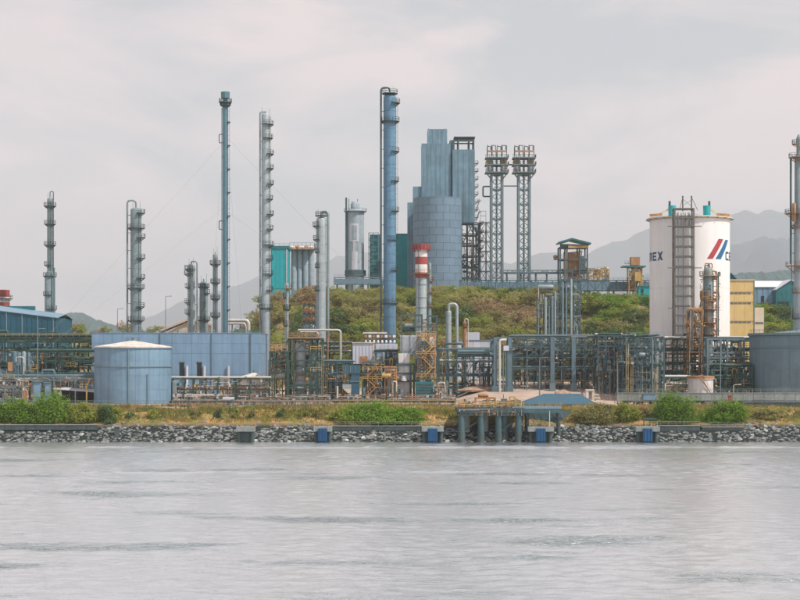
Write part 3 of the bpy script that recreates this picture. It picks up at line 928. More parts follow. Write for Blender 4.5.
# ================================================================== tanks
def tank(name, label, px, rpx, top, Y, m, rise, courses, n, roofm, base=None):
    cx, r = X(px, Y), rpx * sc(Y)
    z0, z1 = G(cx, Y) - .05, Z(top, Y - r)
    t_ = thing(name, label, 'storage tank', (cx, Y, z0))
    plates(t_, cx, Y, r, z0, z1, courses, n, m)
    MB().lathe(cx, Y, [(r + .12, z1 - .25), (r + .12, z1 + .02), (r * .06, z1 + rise), (.02, z1 + rise)], 28).build('roof', roofm, t_, 12)
    MB().lathe(cx, Y, [(r + .02, z1 - .5), (r + .28, z1 - .46), (r + .28, z1 - .3), (r + .02, z1 - .26)], 40).build('rim_girder', m, t_, 40)
    return t_, cx, r, z0, z1
t_, cx, r, z0, z1 = tank('storage_tank', 'large blue-grey tank with a pale cone roof on the left shore', 133, 38.2, 346.5, 446, TANKBL, 1.55, 4, 18, ROOFWH)
MB().lathe(cx, 446, [(r + .02, Z(367.4, 436)), (r + .22, Z(367.2, 436)), (r + .22, Z(366.2, 436)), (r + .02, Z(366, 436))], 48).build('wind_girder', TANKBL2, t_, 40)
MB().cyl((cx, 446, z1 + 1.5), (cx, 446, z1 + 2.3), .35, None, 10).lathe(cx, 446, [(.6, z1 + 2.3), (.1, z1 + 2.6)], 10).build('roof_vent', GREYST, t_, 40)
MB().rail([(cx + 1.8 * math.cos(k * PI / 4), 446 + 1.8 * math.sin(k * PI / 4), z1 + 1.3) for k in range(9)], 1.1, 1.3, .06).build('railing', GREYST, t_)
for a in (-88, -60):
    ax, ay = cx + (r + .15) * math.cos(R(a)), 446 + (r + .15) * math.sin(R(a))
    rod('downpipe', TANKBL2, t_, (ax, ay, z0 + .2), (ax, ay, z1 - .5 if a == -88 else z1 - 7), .13)
# curved ochre stair pipe at its left foot
pipe('fill_pipe', OCHRE, t_, [(cx - r - .3, 441, z0 + 6.5), (cx - r - 1.2, 441, z0 + 4.5), (cx - r - 1.2, 441, z0 + .2)], .2, 1.5)

t2, cx, r, z0, z1 = tank('storage_tank', 'large slate tank with a flat rim cut by the right edge of the photo', 826, 75, 334.5, 462, TANKBL2, 2.2, 4, 30, TANKBL2)
MB().lathe(cx, 462, [(r + .02, z1 - 3.5), (r + .3, z1 - 3.4), (r + .3, z1 - 3.15), (r + .02, z1 - 3.1)], 60).build('wind_girder', TANKBL2, t2, 40)
MB().lathe(cx, 462, [(r + .12, z1 - .1), (r + .5, z1 - .05), (r + .5, z1 + .55), (r + .12, z1 + .6)], 60).build('curb_angle', GREYST, t2, 40)
MB().rail([(cx + (r + .4) * math.cos(R(a)), 462 + (r + .4) * math.sin(R(a)), z1 + .55) for a in range(180, 300, 5)], 1.0, 2, .06).build('railing', GREYST, t2)

t3, cx, r, z0, z1 = tank('storage_tank', 'small dirty white tank with a low cone roof under the pale blue building', 254, 15.6, 377.5, 462, WHITEP, 1.25, 3, 12, ROOFWH)
MB().cyl((cx, 462, z1 + 1.2), (cx, 462, z1 + 1.9), .3, None, 8).build('roof_vent', GREYST, t3, 40)

# stained pinkish tank by the right rack
Y = 452
t4, cx, r, z0, z1 = tank('storage_tank', 'small whitish tank with a rusted roof and a slanting outside stair', 700.5, 12.6, 377.5, Y, WHITEP, .5, 2, 10, RUSTY)
MB().lathe(cx, Y, [(r + .1, z1 - .35), (r + .32, z1 - .3), (r + .32, z1 + .35), (r + .1, z1 + .4)], 24).build('rusted_rim', RUSTY, t4, 40)
p = [Vector((cx + (r + .35) * math.cos(R(a)), Y + (r + .35) * math.sin(R(a)), z0 + .3 + (z1 - z0 - .3) * (a + 30) / -70.0)) for a in range(-30, -101, -10)]
MB().tube(p, .16, 5).tube([q + Vector((0, 0, 1)) for q in p], .05, 4).build('spiral_stair', RUSTY, t4)

# ================================================================== pale blue building behind the left tank
Yf, Yb = 482.0, 516.0
x0, x1 = X(91.6, Yf), X(258.5, Yf)
z0, z1 = G(0, Yf) - .1, Z(333, Yf)
bld = thing('process_hall', 'long pale blue sheeted hall behind the blue-grey tank', 'building', ((x0 + x1) / 2, (Yf + Yb) / 2, z0))
bx('wall', CLADBL, bld, ((x0 + x1) / 2, (Yf + Yb) / 2, (z0 + z1) / 2), (x1 - x0 - .3, Yb - Yf - .3, z1 - z0 - .2))
rows = [(z0, Z(374.5, Yf)), (Z(374.5, Yf), Z(353.5, Yf)), (Z(353.5, Yf), Z(343.5, Yf)), (Z(343.5, Yf), z1)]
cols = [91.6, 113, 139, 160, 172, 192, 211.5, 232, 250.5, 258.5]
for a, b_ in zip(cols, cols[1:]):
    for i, (za, zb) in enumerate(rows):
        xa, xb = X(a, Yf), X(b_, Yf)
        bx('wall_panel', CLADBL, bld, ((xa + xb) / 2, Yf + .02, (za + zb) / 2), (xb - xa - .05, .12, zb - za - .05))
for k in range(3):
    ya, yb = Yf + .1 + k * (Yb - Yf) / 3, Yf + .1 + (k + 1) * (Yb - Yf) / 3
    for za, zb in rows: bx('wall_panel', CLADBL, bld, (x1 - .02, (ya + yb) / 2, (za + zb) / 2), (.12, yb - ya - .05, zb - za - .05))
bx('roof', SHEDRF, bld, ((x0 + x1) / 2, (Yf + Yb) / 2, z1 + .02), (x1 - x0 + .3, Yb - Yf + .3, .22))
for px in (182, 199.5):
    d = bx('door', DARK, bld, (X(px, Yf), Yf - .08, (Z(376, Yf) + Z(362.5, Yf)) / 2), (4.6 * sc(Yf), .1, 13.5 * sc(Yf)))
    bx('door_frame', GREYST, bld, (X(px, Yf), Yf - .1, Z(362, Yf)), (5.6 * sc(Yf), .2, .3))
for px in (160, 211.5, 250.5): rod('downpipe', PIPEB, bld, (X(px, Yf), Yf - .2, z0), (X(px, Yf), Yf - .2, z1 - .2), .13)
for px in (187, 204.5, 228.5): rod('downpipe', LAVEND, bld, (X(px, Yf), Yf - .4, z0), (X(px, Yf), Yf - .4, Z(366, Yf)), .38)
MB().rail([(x0, Yf + .3, z1 + .1), (x1, Yf + .3, z1 + .1)], .55, 3, .06).build('parapet_rail', GREYST, bld)
for k in range(9):
    xx = x0 + 3 + k * 5.1
    MB().cyl((xx, Yf + 6, z1), (xx, Yf + 6, z1 + .7), .25, None, 8).lathe(xx, Yf + 6, [(.45, z1 + .7), (.05, z1 + 1)], 8).build('roof_vent', GREYST, bld, 40)

# ================================================================== blue shed far left and the red-topped chimney
Yf = 545
sh = thing('warehouse', 'deep blue warehouse with a sloping grey roof at the left edge', 'building', (X(0, Yf), Yf + 10, G(-140, Yf)))
xr, zr, zl = X(56.3, Yf), Z(317, Yf), Z(306, Yf + 14)
xl = X(-60, Yf)
zb = G(-120, Yf) - .1
mb = MB()
zeave_r, zeave_l = Z(317.5, Yf), Z(303, Yf)
mb.prism([(xl, zb), (xr, zb), (xr, zeave_r), (xl, zeave_l)], Yf, Yf + 26).build('wall', SHEDBL, sh)
mb = MB()
i = [(xl - .3, Yf - .4, zeave_l + .05), (xr + .5, Yf - .4, zeave_r - .05), (xr + .5, Yf + 13, zeave_r + 1.4), (xl - .3, Yf + 13, zeave_l + 1.6), (xl - .3, Yf + 26.4, zeave_l + .05), (xr + .5, Yf + 26.4, zeave_r - .05)]
mb.v = i + [(a, b_, c_ - .2) for a, b_, c_ in i]
mb.f = [(0, 1, 2, 3), (3, 2, 5, 4), (6, 9, 8, 7), (9, 10, 11, 8), (0, 6, 7, 1), (4, 5, 11, 10), (1, 7, 8, 2), (2, 8, 11, 5), (0, 3, 9, 6), (3, 4, 10, 9)]
mb.build('roof', SHEDRF, sh)
for k in range(22):
    px = -56 + k * 5.2
    if px < 55: rod('wall_rib', SHEDBL if k % 3 else GREYST, sh, (X(px, Yf), Yf - .05, zb), (X(px, Yf), Yf - .05, zeave_l + (zeave_r - zeave_l) * (X(px, Yf) - xl) / (xr - xl) - .25), .14 if k % 3 else .2)
bx('ridge_vent', TEALDK, sh, (X(15, Yf + 13), Yf + 13, Z(308, Yf + 13)), (13, 1.5, 1.2))
Y = 590
ch = thing('chimney', 'stout white chimney with dark red bands at the left edge', 'chimney', (X(2, Y), Y, G(X(2, Y), Y)))
u = sc(Y)
for a, b_, m_ in ((405, 307, WHITEP), (307, 302.5, RED), (302.5, 297, WHITEP), (297, 290, RED)):
    MB().lathe(X(1, Y), Y, [(8.6 * u, Z(a, Y)), (8.6 * u, Z(b_, Y))], 24).build('red_band' if m_ is RED else 'white_band', m_, ch, 40)
platform(ch, X(1, Y), Y, Z(298.5, Y), 8.6 * u, 3 * u, 0, 360)

# ================================================================== cement works on the hill
def block(root, name, a, b_, top, bot, Y, depth, m, zb=None):
    xa, xb = X(a, Y), X(b_, Y)
    z1, z0 = Z(top, Y), (Z(bot, Y) if zb is None else zb)
    return bx(name, m, root, ((xa + xb) / 2, Y + depth / 2, (z0 + z1) / 2), (xb - xa, depth, z1 - z0))
def hz_(px, Y): return G(X(px, Y), Y) - 1.5

Y = 722
teal = thing('teal_building', 'bright teal sheeted building beside the tall grey column', 'building', (X(279, Y), Y + 6, hz_(279, Y)))
block(teal, 'wall', 270.8, 288, 249, 0, Y, 14, TEALCL, hz_(279, Y))
block(teal, 'roof', 270, 289, 245.8, 248.9, Y - .4, 15, TEALDK)
for k in range(4):
    px = 271.5 + k * 4.2
    block(teal, 'wall_panel', px, px + 3.9, 250, 288.6, Y - .12, .1, TEALCL)
for k in range(4):
    px = 271.5 + k * 4.2
    block(teal, 'wall_panel', px, px + 3.9, 289.4, 305, Y - .12, .1, TEALCL)
block(teal, 'corner_trim', 286.2, 287.2, 249.5, 305, Y - .3, .3, LAVEND)
rails_x(teal, X(270.5, Y), X(288.5, Y), Y, Z(245.8, Y), TEALDK)
block(teal, 'lean_to', 257.5, 261, 297, 303, Y, 6, TEALDK)

Y = 735
gs = thing('silo_battery', 'battery of ribbed grey silos with a rusty top rail beside the teal building', 'silo', (X(302, Y), Y + 5, hz_(302, Y)))
for k in range(4):
    px = 293.4 + k * 5.8
    MB().lathe(X(px, Y), Y + 4 + (k % 2) * .4, [(2.95 * sc(Y), hz_(302, Y)), (2.95 * sc(Y), Z(249.5, Y)), (.8, Z(247, Y))], 20).build('bin', CEMGREY, gs, 40)
    for j in range(8):
        zz = Z(252 + j * 6, Y)
        MB().lathe(X(px, Y), Y + 4 + (k % 2) * .4, [(2.95 * sc(Y), zz - .1), (3.05 * sc(Y), zz - .1), (3.05 * sc(Y), zz + .1), (2.95 * sc(Y), zz + .1)], 20).build('hoop', CEMGREY, gs, 40)
block(gs, 'roof_deck', 289.5, 314.5, 248.4, 249.4, Y, 9, RUSTY)
MB().rail([(X(289.5, Y), Y, Z(248.4, Y)), (X(314.5, Y), Y, Z(248.4, Y)), (X(314.5, Y), Y + 9, Z(248.4, Y))], 2.4, 1.8, .14).build('railing', GREYST, gs)
for k in range(5): drum(gs, (X(292 + k * 4.6, Y), Y + 4, Z(246.6, Y)), .6, 1.2, RUSTY if k % 2 else WHITEP)
block(gs, 'lower_house', 291, 312, 290, 305, Y - 4, 3.5, SHEDRF)

Y = 745
g2 = thing('grey_silo', 'single tall grey silo with pale patches standing apart on the hill', 'silo', (X(355.3, Y), Y, hz_(355, Y)))
MB().lathe(X(355.3, Y), Y, [(8.7 * sc(Y), hz_(355, Y)), (8.7 * sc(Y), Z(211.5, Y)), (3, Z(209.5, Y))], 28).build('shell', CEMGREY, g2, 30)
cx = X(355.3, Y); r = 8.7 * sc(Y)
for a0, a1, ya, yb, m_ in ((-128, -66, 224, 242, LAVEND), (-112, -78, 226, 240, CEMGREY), (-112, -74, 252, 272, LAVEND), (-104, -90, 242, 262, LAVEND), (-74, -60, 242, 262, SILVER)):
    MB().lathe(cx, Y, [(r + .05, Z(yb, Y)), (r + (.12 if m_ is not CEMGREY else .2), Z(yb, Y)), (r + (.12 if m_ is not CEMGREY else .2), Z(ya, Y)), (r + .05, Z(ya, Y))], 6, R(a0), R(a1)).build('patch_panel', m_, g2, 40)
MB().lathe(cx, Y, [(4.6 * sc(Y), Z(211, Y)), (4.6 * sc(Y), Z(204, Y)), (3 * sc(Y), Z(202, Y))], 14).build('filter_house', CEMGREY, g2, 40)
platform(g2, cx, Y, Z(211.3, Y), r, 1.2, 0, 360, CEMGREY, GREYST)
rod('riser_pipe', TEALST, g2, (X(346.4, Y), Y - 2, hz_(346, Y)), (X(346.4, Y), Y - 2, Z(198, Y)), .4)
for px, t_ in ((349, 199), (357.5, 199), (352, 201)): rod('mast', GREYST, g2, (X(px, Y), Y, Z(211, Y)), (X(px, Y), Y, Z(t_, Y)), .16)
MB().lathe(cx, Y, [(r + .1, Z(276, Y)), (r + .8, Z(276, Y)), (r + .8, Z(270.5, Y)), (r + .1, Z(270, Y))], 24).build('base_ring', TEALST, g2, 40)

Y = 742
tt = thing('teal_tower', 'narrow dark teal tower wrapped in pipes left of the tallest column', 'tower', (X(374, Y), Y + 4, hz_(374, Y)))
block(tt, 'wall', 369.6, 381, 234.5, 0, Y, 9, TEALDK, hz_(374, Y))
frame(tt, [X(368.6, Y), X(373.6, Y), X(378.6, Y)], [Y - 1.2, Y - .5], [hz_(374, Y)] + [Z(268 - 7 * k, Y) for k in range(6)], GREYST, .2, .2, [(0, k, 'x') for k in range(1, 6)])
for k in range(5): block(tt, 'panel', 371, 373.2 + (k % 2) * 3, 240 + k * 7, 244 + k * 7, Y - .25, .2, TEALCL)
Y = 755
t5 = thing('teal_building', 'teal sheeted block between the tallest column and the ring-banded silo', 'building', (X(403, Y), Y + 5, hz_(403, Y)))
block(t5, 'wall', 394, 409.5, 234.5, 0, Y, 12, TEALCL, hz_(403, Y))
for k in range(3):
    for j in range(4): block(t5, 'wall_panel', 394.4 + k * 5, 399 + k * 5, 235.5 + j * 11, 246 + j * 11, Y - .1, .08, TEALCL)
block(t5, 'roof', 393.6, 410, 233.6, 234.6, Y - .3, 12.6, TEALDK)

# preheater tower with its silo
Y = 730
tw = thing('cement_tower', 'stepped blue-grey cement tower rising behind the ring-banded silo', 'tower', (X(445, Y), Y + 8, hz_(445, Y)))
zb = hz_(445, Y)
def slab(a, b_, top, bot, y, d, m=CEMBLUE, nm='block', ribs=True):
    block(tw, nm, a, b_, top, bot, y, d, m, zb if bot == 0 else None)
    if ribs:
        n = max(2, int((b_ - a) / 4.6))
        for k in range(1, n):
            px = a + (b_ - a) * k / n
            block(tw, 'wall_rib', px - .16, px + .16, top + .6, min(bot or 288, 288), y - .09, .12, m)
slab(427.6, 447.2, 129, 0, Y + 9, 13)
slab(421.6, 450.6, 143.5, 0, Y + 8, 15)
slab(449.8, 454.4, 140, 0, Y + 9.5, 13, ribs=False)
slab(413, 423, 186.5, 0, Y + 9, 12, ribs=False)
slab(452.6, 474.8, 149.5, 222.5, Y + 7, 16)
slab(407.4, 413.4, 202.5, 0, Y + 6, 6, ribs=False)
for px in (429, 446): rod('lightning_rod', DARKST, tw, (X(px, Y), Y + 12, Z(129, Y)), (X(px, Y), Y + 12, Z(124.5, Y)), .1)
frame(tw, [X(454.6, Y), X(459, Y), X(470, Y), X(474.6, Y)], [Y + 8, Y + 20], [Z(149.5, Y), Z(137.8, Y)], TEALST, .5, .5)
block(tw, 'canopy', 454, 475.2, 136.6, 137.5, Y + 7.5, 14, TEALST)
MB().rail([(X(454.6, Y), Y + 8, Z(136.6, Y)), (X(474.6, Y), Y + 8, Z(136.6, Y))], 1, 2.5, .1).build('railing', DARKST, tw)
for k in range(8): platform(tw, X(474.6, Y), Y + 10, Z(161 + 7.8 * k, Y), .2, 1.9, -70, 30)

sl = thing('ring_silo', 'broad blue-grey silo of staggered plates at the foot of the cement tower', 'silo', (X(437.3, Y), Y, zb))
plates(sl, X(437.3, Y), Y - 4, 24.3 * sc(Y - 4), Z(289, Y), Z(200.2, Y), 12, 11, CEMSILO, .5, .14, seam=TEALST)
MB().lathe(X(437.3, Y), Y - 4, [(24.5 * sc(Y - 4), Z(200.4, Y)), (24.5 * sc(Y - 4), Z(199.4, Y)), (3, Z(198.6, Y)), (.1, Z(198.6, Y))], 40).build('roof', CEMSILO, sl, 30)
MB().lathe(X(437.3, Y), Y - 4, [(24.2 * sc(Y), zb - 4), (24.2 * sc(Y), Z(289, Y))], 40).build('foundation', CONC, sl, 40)

# open steel stair and pipe structure under the tower's right block
st = thing('steel_stair_tower', 'open steel stair tower crowded with pipes right of the ring-banded silo', 'stair tower', (X(471, Y), Y + 2, zb))
frame(st, [X(461.8, Y), X(467.5, Y), X(473.5, Y), X(479.3, Y)], [Y, Y + 9], [zb] + [Z(p, Y) for p in (278, 267, 256, 245, 234, 223)], TEALST, .42, .45,
      [(0, 2, 'x'), (1, 1, '/'), (2, 3, '\\'), (0, 4, '/'), (1, 5, 'x'), (2, 1, 'x')])
for k in range(7): stairs_zig(st, X(475.5, Y), X(479.5, Y), Y - 1.2, Z(278 - 11 * k, Y), Z(267 - 11 * k, Y), 1, GREYST)
clutter(st, X(462, Y), X(478, Y), Y - .5, Y + 6, zb, Z(224, Y), 34, [TEALST, GREYST, PIPEB, RUSTY], 21)
finework(st, X(462, Y), X(480, Y), Y - .5, Y + 8, zb, Z(222, Y), 90, [TEALST, GREYST, RUSTY], 900)
for k in range(5): platform(st, X(479, Y), Y, Z(226 - 8 * k + 30, Y), .3, 1.6, -80, 40, None, OCHRE)

lt = thing('braced_scaffold_tower', 'cross-braced open steel frame between the stair tower and the twin towers', 'steel frame', (X(486, Y), Y, zb))
frame(lt, [X(480.6, Y), X(486.5, Y), X(491, Y)], [Y + 1, Y + 8], [zb] + [Z(p, Y) for p in (280, 271, 261, 251, 241, 231, 222)], GREYST, .3, .3,
      [(0, k, 'x' if k % 2 else '/') for k in range(1, 7)] + [(1, k, '\\') for k in range(1, 7)])
pipe('pipe_loop', TEALST, lt, [(X(491, Y), Y, Z(186.5, Y)), (X(483, Y), Y, Z(186.5, Y)), (X(483, Y), Y, Z(196.5, Y)), (X(491, Y), Y, Z(196.5, Y))], .3, .6)
MB().rail([(X(480.6, Y), Y + .8, Z(221.6, Y)), (X(486, Y), Y + .8, Z(221.6, Y))], 4.5, 1.6, .14).build('railing', GREYST, lt)

# twin lattice towers
def twin(px, label):
    Y = 722; u = sc(Y); zb = hz_(px, Y)
    w = thing('lattice_tower', label, 'tower', (X(px, Y), Y, zb), 'twin lattice towers on the hill')
    xs = [X(px - 5.4, Y), X(px + 5.4, Y)]; ys = [Y - 2.3, Y + 2.3]
    zs = [zb] + [Z(278 - 14.7 * k, Y) for k in range(8)]
    frame(w, xs, ys, zs, GREYST, .95, .45)
    for a, b_ in zip(zs[1:], zs[2:]):
        m_ = (a + b_) / 2
        for c_, d in ((a, m_), (m_, b_)):
            bar('brace', GREYST, w, (xs[0] + .4, ys[0], c_), (xs[1] - .4, ys[0], d), .3)
            bar('brace', GREYST, w, (xs[0] + .4, ys[0] + .1, d), (xs[1] - .4, ys[0] + .1, c_), .3)
    bar('brace', GREYST, w, (xs[0], ys[1], zs[1]), (xs[1], ys[1], zs[2]), .3)
    # flared head with three decks
    for k in (-1, 1):
        bar('knee_brace', GREYST, w, (X(px + 5.4 * k, Y), ys[0], Z(180, Y)), (X(px + 11 * k, Y), ys[0], Z(173, Y)), .5)
    for py, hw in ((173, 11.4), (165.5, 11.6), (158.5, 11.4)):
        d = bx('deck', GREYST, w, (X(px, Y), Y, Z(py, Y)), (hw * 2 * u, 8.4, .5))
        MB().rail([(X(px - hw, Y), Y - 4.2, Z(py, Y)), (X(px + hw, Y), Y - 4.2, Z(py, Y)), (X(px + hw, Y), Y + 4.2, Z(py, Y))], 1.3, 1.5, .12).build('railing', DARKST, w)
    for k in (-8.6, -4.6, 4.6, 8.6):
        for y in (Y - 3, Y + 3): bx('head_post', GREYST, w, (X(px + k, Y), y, (Z(173, Y) + Z(158, Y)) / 2), (.42, .42, 15 * u))
    for k, m_ in ((-7, WHITEP), (-7, OCHRE), (7, WHITEP), (7, OCHRE)):
        drum(w, (X(px + k, Y), Y + (1 if m_ is OCHRE else -1.5), Z(169 if m_ is WHITEP else 162, Y)), 1.5, 1.8, m_, 'z')
    for k in (-9.4, -5.4, 0.4, 4.6, 9.6):
        bx('top_post', TEALST if k != .4 else GREYST, w, (X(px + k, Y), Y - 2.6, (Z(158, Y) + Z(146, Y)) / 2), (.3, .3, 12.5 * u))
    bx('top_beam', RUSTY, w, (X(px, Y), Y - 2.7, Z(152, Y)), (19 * u, .34, .7))
    for k in range(4):
        a = px - 9.4 + k * 5
        pipe('gooseneck', TEALST, w, [(X(a, Y), Y, Z(156, Y)), (X(a, Y), Y, Z(146.4 - k % 2, Y)), (X(a + 3.6, Y), Y, Z(146.4 - k % 2, Y)), (X(a + 3.6, Y), Y, Z(150, Y))], .17, .5)
    rod('central_duct', SILVER2, w, (X(px, Y), Y, zb), (X(px, Y), Y, Z(150, Y)), .4)
    return w
twin(496.6, 'left one of the twin lattice towers with a flared gallery head')
twin(523.8, 'right one of the twin lattice towers with a flared gallery head')
Y = 722
tie = thing('tie_walkway', 'thin pipe bridge linking the twin lattice towers', 'pipe bridge', (X(510, Y), Y, Z(186, Y)))
rod('pipe', TEALST, tie, (X(502, Y), Y - 1.5, Z(186.4, Y)), (X(518.4, Y), Y - 1.5, Z(186.4, Y)), .22)
rod('pipe', GREYST, tie, (X(508.4, Y), Y - 1, Z(165, Y)), (X(512, Y), Y - 1, Z(165, Y)), .3)

# conveyor galleries along the hill
def gallery(label, a, b_, top, bot, Y, m, m2, supports, rail=True):
    g_ = thing('conveyor_gallery', label, 'conveyor', (X((a + b_) / 2, Y), Y, G(X((a + b_) / 2, Y), Y)))
    xa, xb, z1, z0 = X(a, Y), X(b_, Y), Z(top, Y), Z(bot, Y)
    bx('deck', m, g_, ((xa + xb) / 2, Y + 1.5, z0), (xb - xa, 3, .5))
    bx('top_chord', m, g_, ((xa + xb) / 2, Y, z1), (xb - xa, .35, .4))
    bx('back_wall', m2, g_, ((xa + xb) / 2, Y + 2.8, (z0 + z1) / 2), (xb - xa, .2, z1 - z0 - .8))
    n = max(3, int((b_ - a) / 7))
    for k in range(n + 1):
        x = xa + (xb - xa) * k / n
        bx('post', m, g_, (x, Y, (z0 + z1) / 2), (.3, .3, z1 - z0))
        if k < n:
            x2 = xa + (xb - xa) * (k + 1) / n
            bar('brace', m, g_, (x, Y, z0 if k % 2 else z1), (x2, Y, z1 if k % 2 else z0), .22)
    for px in supports:
        x = X(px, Y); bx('trestle_leg', m, g_, (x, Y + 1.5, (G(x, Y) - 2 + z0) / 2), (.7, .7, z0 - G(x, Y) + 2))
    if rail: rails_x(g_, xa, xb, Y - .2, z1 + .2, GREYST)
    return g_
gallery('short conveyor gallery below the single grey silo', 334, 384, 277.5, 284, 715, GREYST, SHEDRF, (337, 352, 368, 382))
gallery('long conveyor gallery running from the ring-banded silo to the white silo', 460, 652, 280.5, 290.5, 708, TEALST, SHEDRF, (470, 492, 512, 536, 556, 590, 614, 640))
gp = gallery('thin pipe bridge crossing above the long conveyor at the twin towers', 500, 590, 270.4, 273.2, 712, GREYST, PIPEB, (507, 521, 536, 547, 575), False)
gp['category'] = 'pipe bridge'

# sheltered tower with a gable roof
Y = 715; u = sc(Y); zb = hz_(572, Y)
pg = thing('hoist_tower', 'open hoist tower under a small dark gable roof on the hill', 'tower', (X(572.5, Y), Y, zb))
frame(pg, [X(559.3, Y), X(566, Y), X(578.5, Y), X(586.2, Y)], [Y - 4, Y + 5], [zb] + [Z(p, Y) for p in (280, 270, 260, 248)], TEALST, .6, .5, [(0, 1, '/'), (2, 2, '\\')])
MB().prism([(X(557.6, Y), Z(242.6, Y)), (X(570.5, Y), Z(238.8, Y)), (X(589.6, Y), Z(243.6, Y)), (X(589.6, Y), Z(245, Y)), (X(570.5, Y), Z(240.6, Y)), (X(557.6, Y), Z(244.2, Y))], Y - 6, Y + 7).build('roof', TEALDK, pg)
MB().prism([(X(559, Y), Z(244.5, Y)), (X(587, Y), Z(245.5, Y)), (X(587, Y), Z(247.5, Y)), (X(559, Y), Z(247.5, Y))], Y - 4.6, Y - 4.3).build('eave_beam', TEALST, pg)
bx('crane_beam', OCHRE, pg, (X(577, Y), Y - 4.9, Z(247.5, Y)), (20 * u, .5, .9))
block(pg, 'machine_house', 569, 580.5, 252, 284, Y - 2, 5, RUSTY)
block(pg, 'duct', 580.6, 586, 256, 286, Y - 3, 3, CEMGREY)
clutter(pg, X(560, Y), X(586, Y), Y - 4.6, Y + 2, zb, Z(250, Y), 22, [RUSTY, TEALST, PIPEB, OCHRE, CREAM], 5)
bx('side_deck', DARKST, pg, (X(556, Y), Y, Z(259.5, Y)), (4.5 * u, 3, .3)); drum(pg, (X(555.3, Y), Y - .5, Z(257, Y)), .9, .7, RUSTY, 'z')

def rusty_plant(name, label, a, b_, top, bot, Y, seed, n, mats):
    zb = hz_((a + b_) / 2, Y)
    q = thing(name, label, 'machinery', (X((a + b_) / 2, Y), Y, zb))
    h = (bot - top)
    frame(q, [X(a, Y), X((a + b_) / 2, Y), X(b_, Y)], [Y, Y + 5], [zb] + [Z(bot - h * k, Y) for k in (.2, .55, .85)], OCHRE, .4, .4, [(0, 1, '/'), (1, 2, '\\')])
    clutter(q, X(a, Y), X(b_, Y), Y - .4, Y + 4, Z(bot, Y), Z(top, Y), n, mats, seed)
    drum(q, (X((a + b_) / 2, Y), Y + 2, Z(top + h * .3, Y)), 1.5, 2.6, CREAM, 'z')
    for k in (.3, .6): MB().rail([(X(a, Y), Y - .3, Z(bot - h * k, Y)), (X(b_, Y), Y - .3, Z(bot - h * k, Y))], 1.2, 1.2, .12).build('railing', OCHRE, q)
    return q
rusty_plant('hopper_plant', 'tangle of rusty hoppers and chutes right of the hoist tower', 588, 609, 266, 288, 712, 31, 30, [RUSTY, OCHRE, CREAM, TEALST])
q = rusty_plant('crusher_frame', 'rusty crusher frame with a headframe left of the white silo', 629, 642, 262, 296, 705, 32, 18, [RUSTY, OCHRE, TEALST])
Y = 705
block(q, 'roof', 623, 646, 265.6, 267, Y - 1, 8, TEALDK)
block(q, 'head_house', 631, 640, 257, 265, Y + 1, 4, RUSTY); block(q, 'hopper', 635, 641, 272, 281, Y - 1.5, 3, OCHRE)
bar('inclined_leg', CREAM, q, (X(634, Y), Y - 2, Z(296, Y)), (X(638, Y), Y - 2, Z(283, Y)), .4)
tq = thing('teal_cabin', 'small teal cabin beside the rusty crusher frame', 'cabin', (X(644, Y), Y, hz_(644, Y)))
block(tq, 'wall', 638.6, 650, 286.6, 0, Y - 4, 5, TEALCL, hz_(644, Y)); block(tq, 'roof', 638, 651, 285.6, 286.5, Y - 4.4, 6, TEALDK)
block(tq, 'door', 641, 643.5, 289, 295, Y - 4.1, .1, DARK)

# blue-grey process tower on the lower slope
Y = 604; zb = G(X(560, Y), Y) - .5
bt = thing('pipe_tower', 'blue-grey process frame full of vertical pipes at the foot of the hill', 'steel frame', (X(560, Y), Y, zb))
frame(bt, [X(538.5, Y), X(545, Y), X(552, Y), X(558, Y)], [Y, Y + 6], [zb] + [Z(p, Y) for p in (326, 317, 308, 299)], GREYST, .4, .4, [(1, 1, 'x'), (1, 3, 'x'), (0, 2, '/')])
frame(bt, [X(560.5, Y), X(567, Y), X(574, Y), X(580.5, Y)], [Y + 1, Y + 8], [zb] + [Z(p, Y) for p in (328, 318, 308, 299, 290, 281)], TEALST, .4, .4, [(0, 2, 'x'), (1, 4, 'x'), (2, 3, '/'), (2, 1, '\\')])
for px, t_, w in ((545.4, 297, 1.2), (552, 296, 1.3), (562.5, 282, 1.1), (555, 291, 1), (566, 284, .9), (571, 279, 1.2), (549, 306, .7)):
    cx = X(px, Y)
    MB().lathe(cx, Y - .8, [(w * sc(Y), zb), (w * sc(Y), Z(t_ + 1, Y)), (w * .5 * sc(Y), Z(t_, Y)), (.02, Z(t_, Y))], 12).build('vertical_vessel', SILVER2 if t_ % 2 else PIPEB, bt, 40)
clutter(bt, X(540, Y), X(580, Y), Y - .6, Y + 5, zb, Z(292, Y), 46, [GREYST, PIPEB, SILVER2, TEALST], 44)
finework(bt, X(538, Y), X(581, Y), Y - .6, Y + 6, zb, Z(283, Y), 120, [GREYST, TEALST, LAVEND], 900)
for px in (546, 568): drum(bt, (X(px, Y), Y + 2, Z(287, Y)), .9, 5, SILVER2)
for py in (299, 281): rails_x(bt, X(547 if py == 299 else 560, Y), X(558 if py == 299 else 581, Y), Y - .4, Z(py, Y), GREYST)

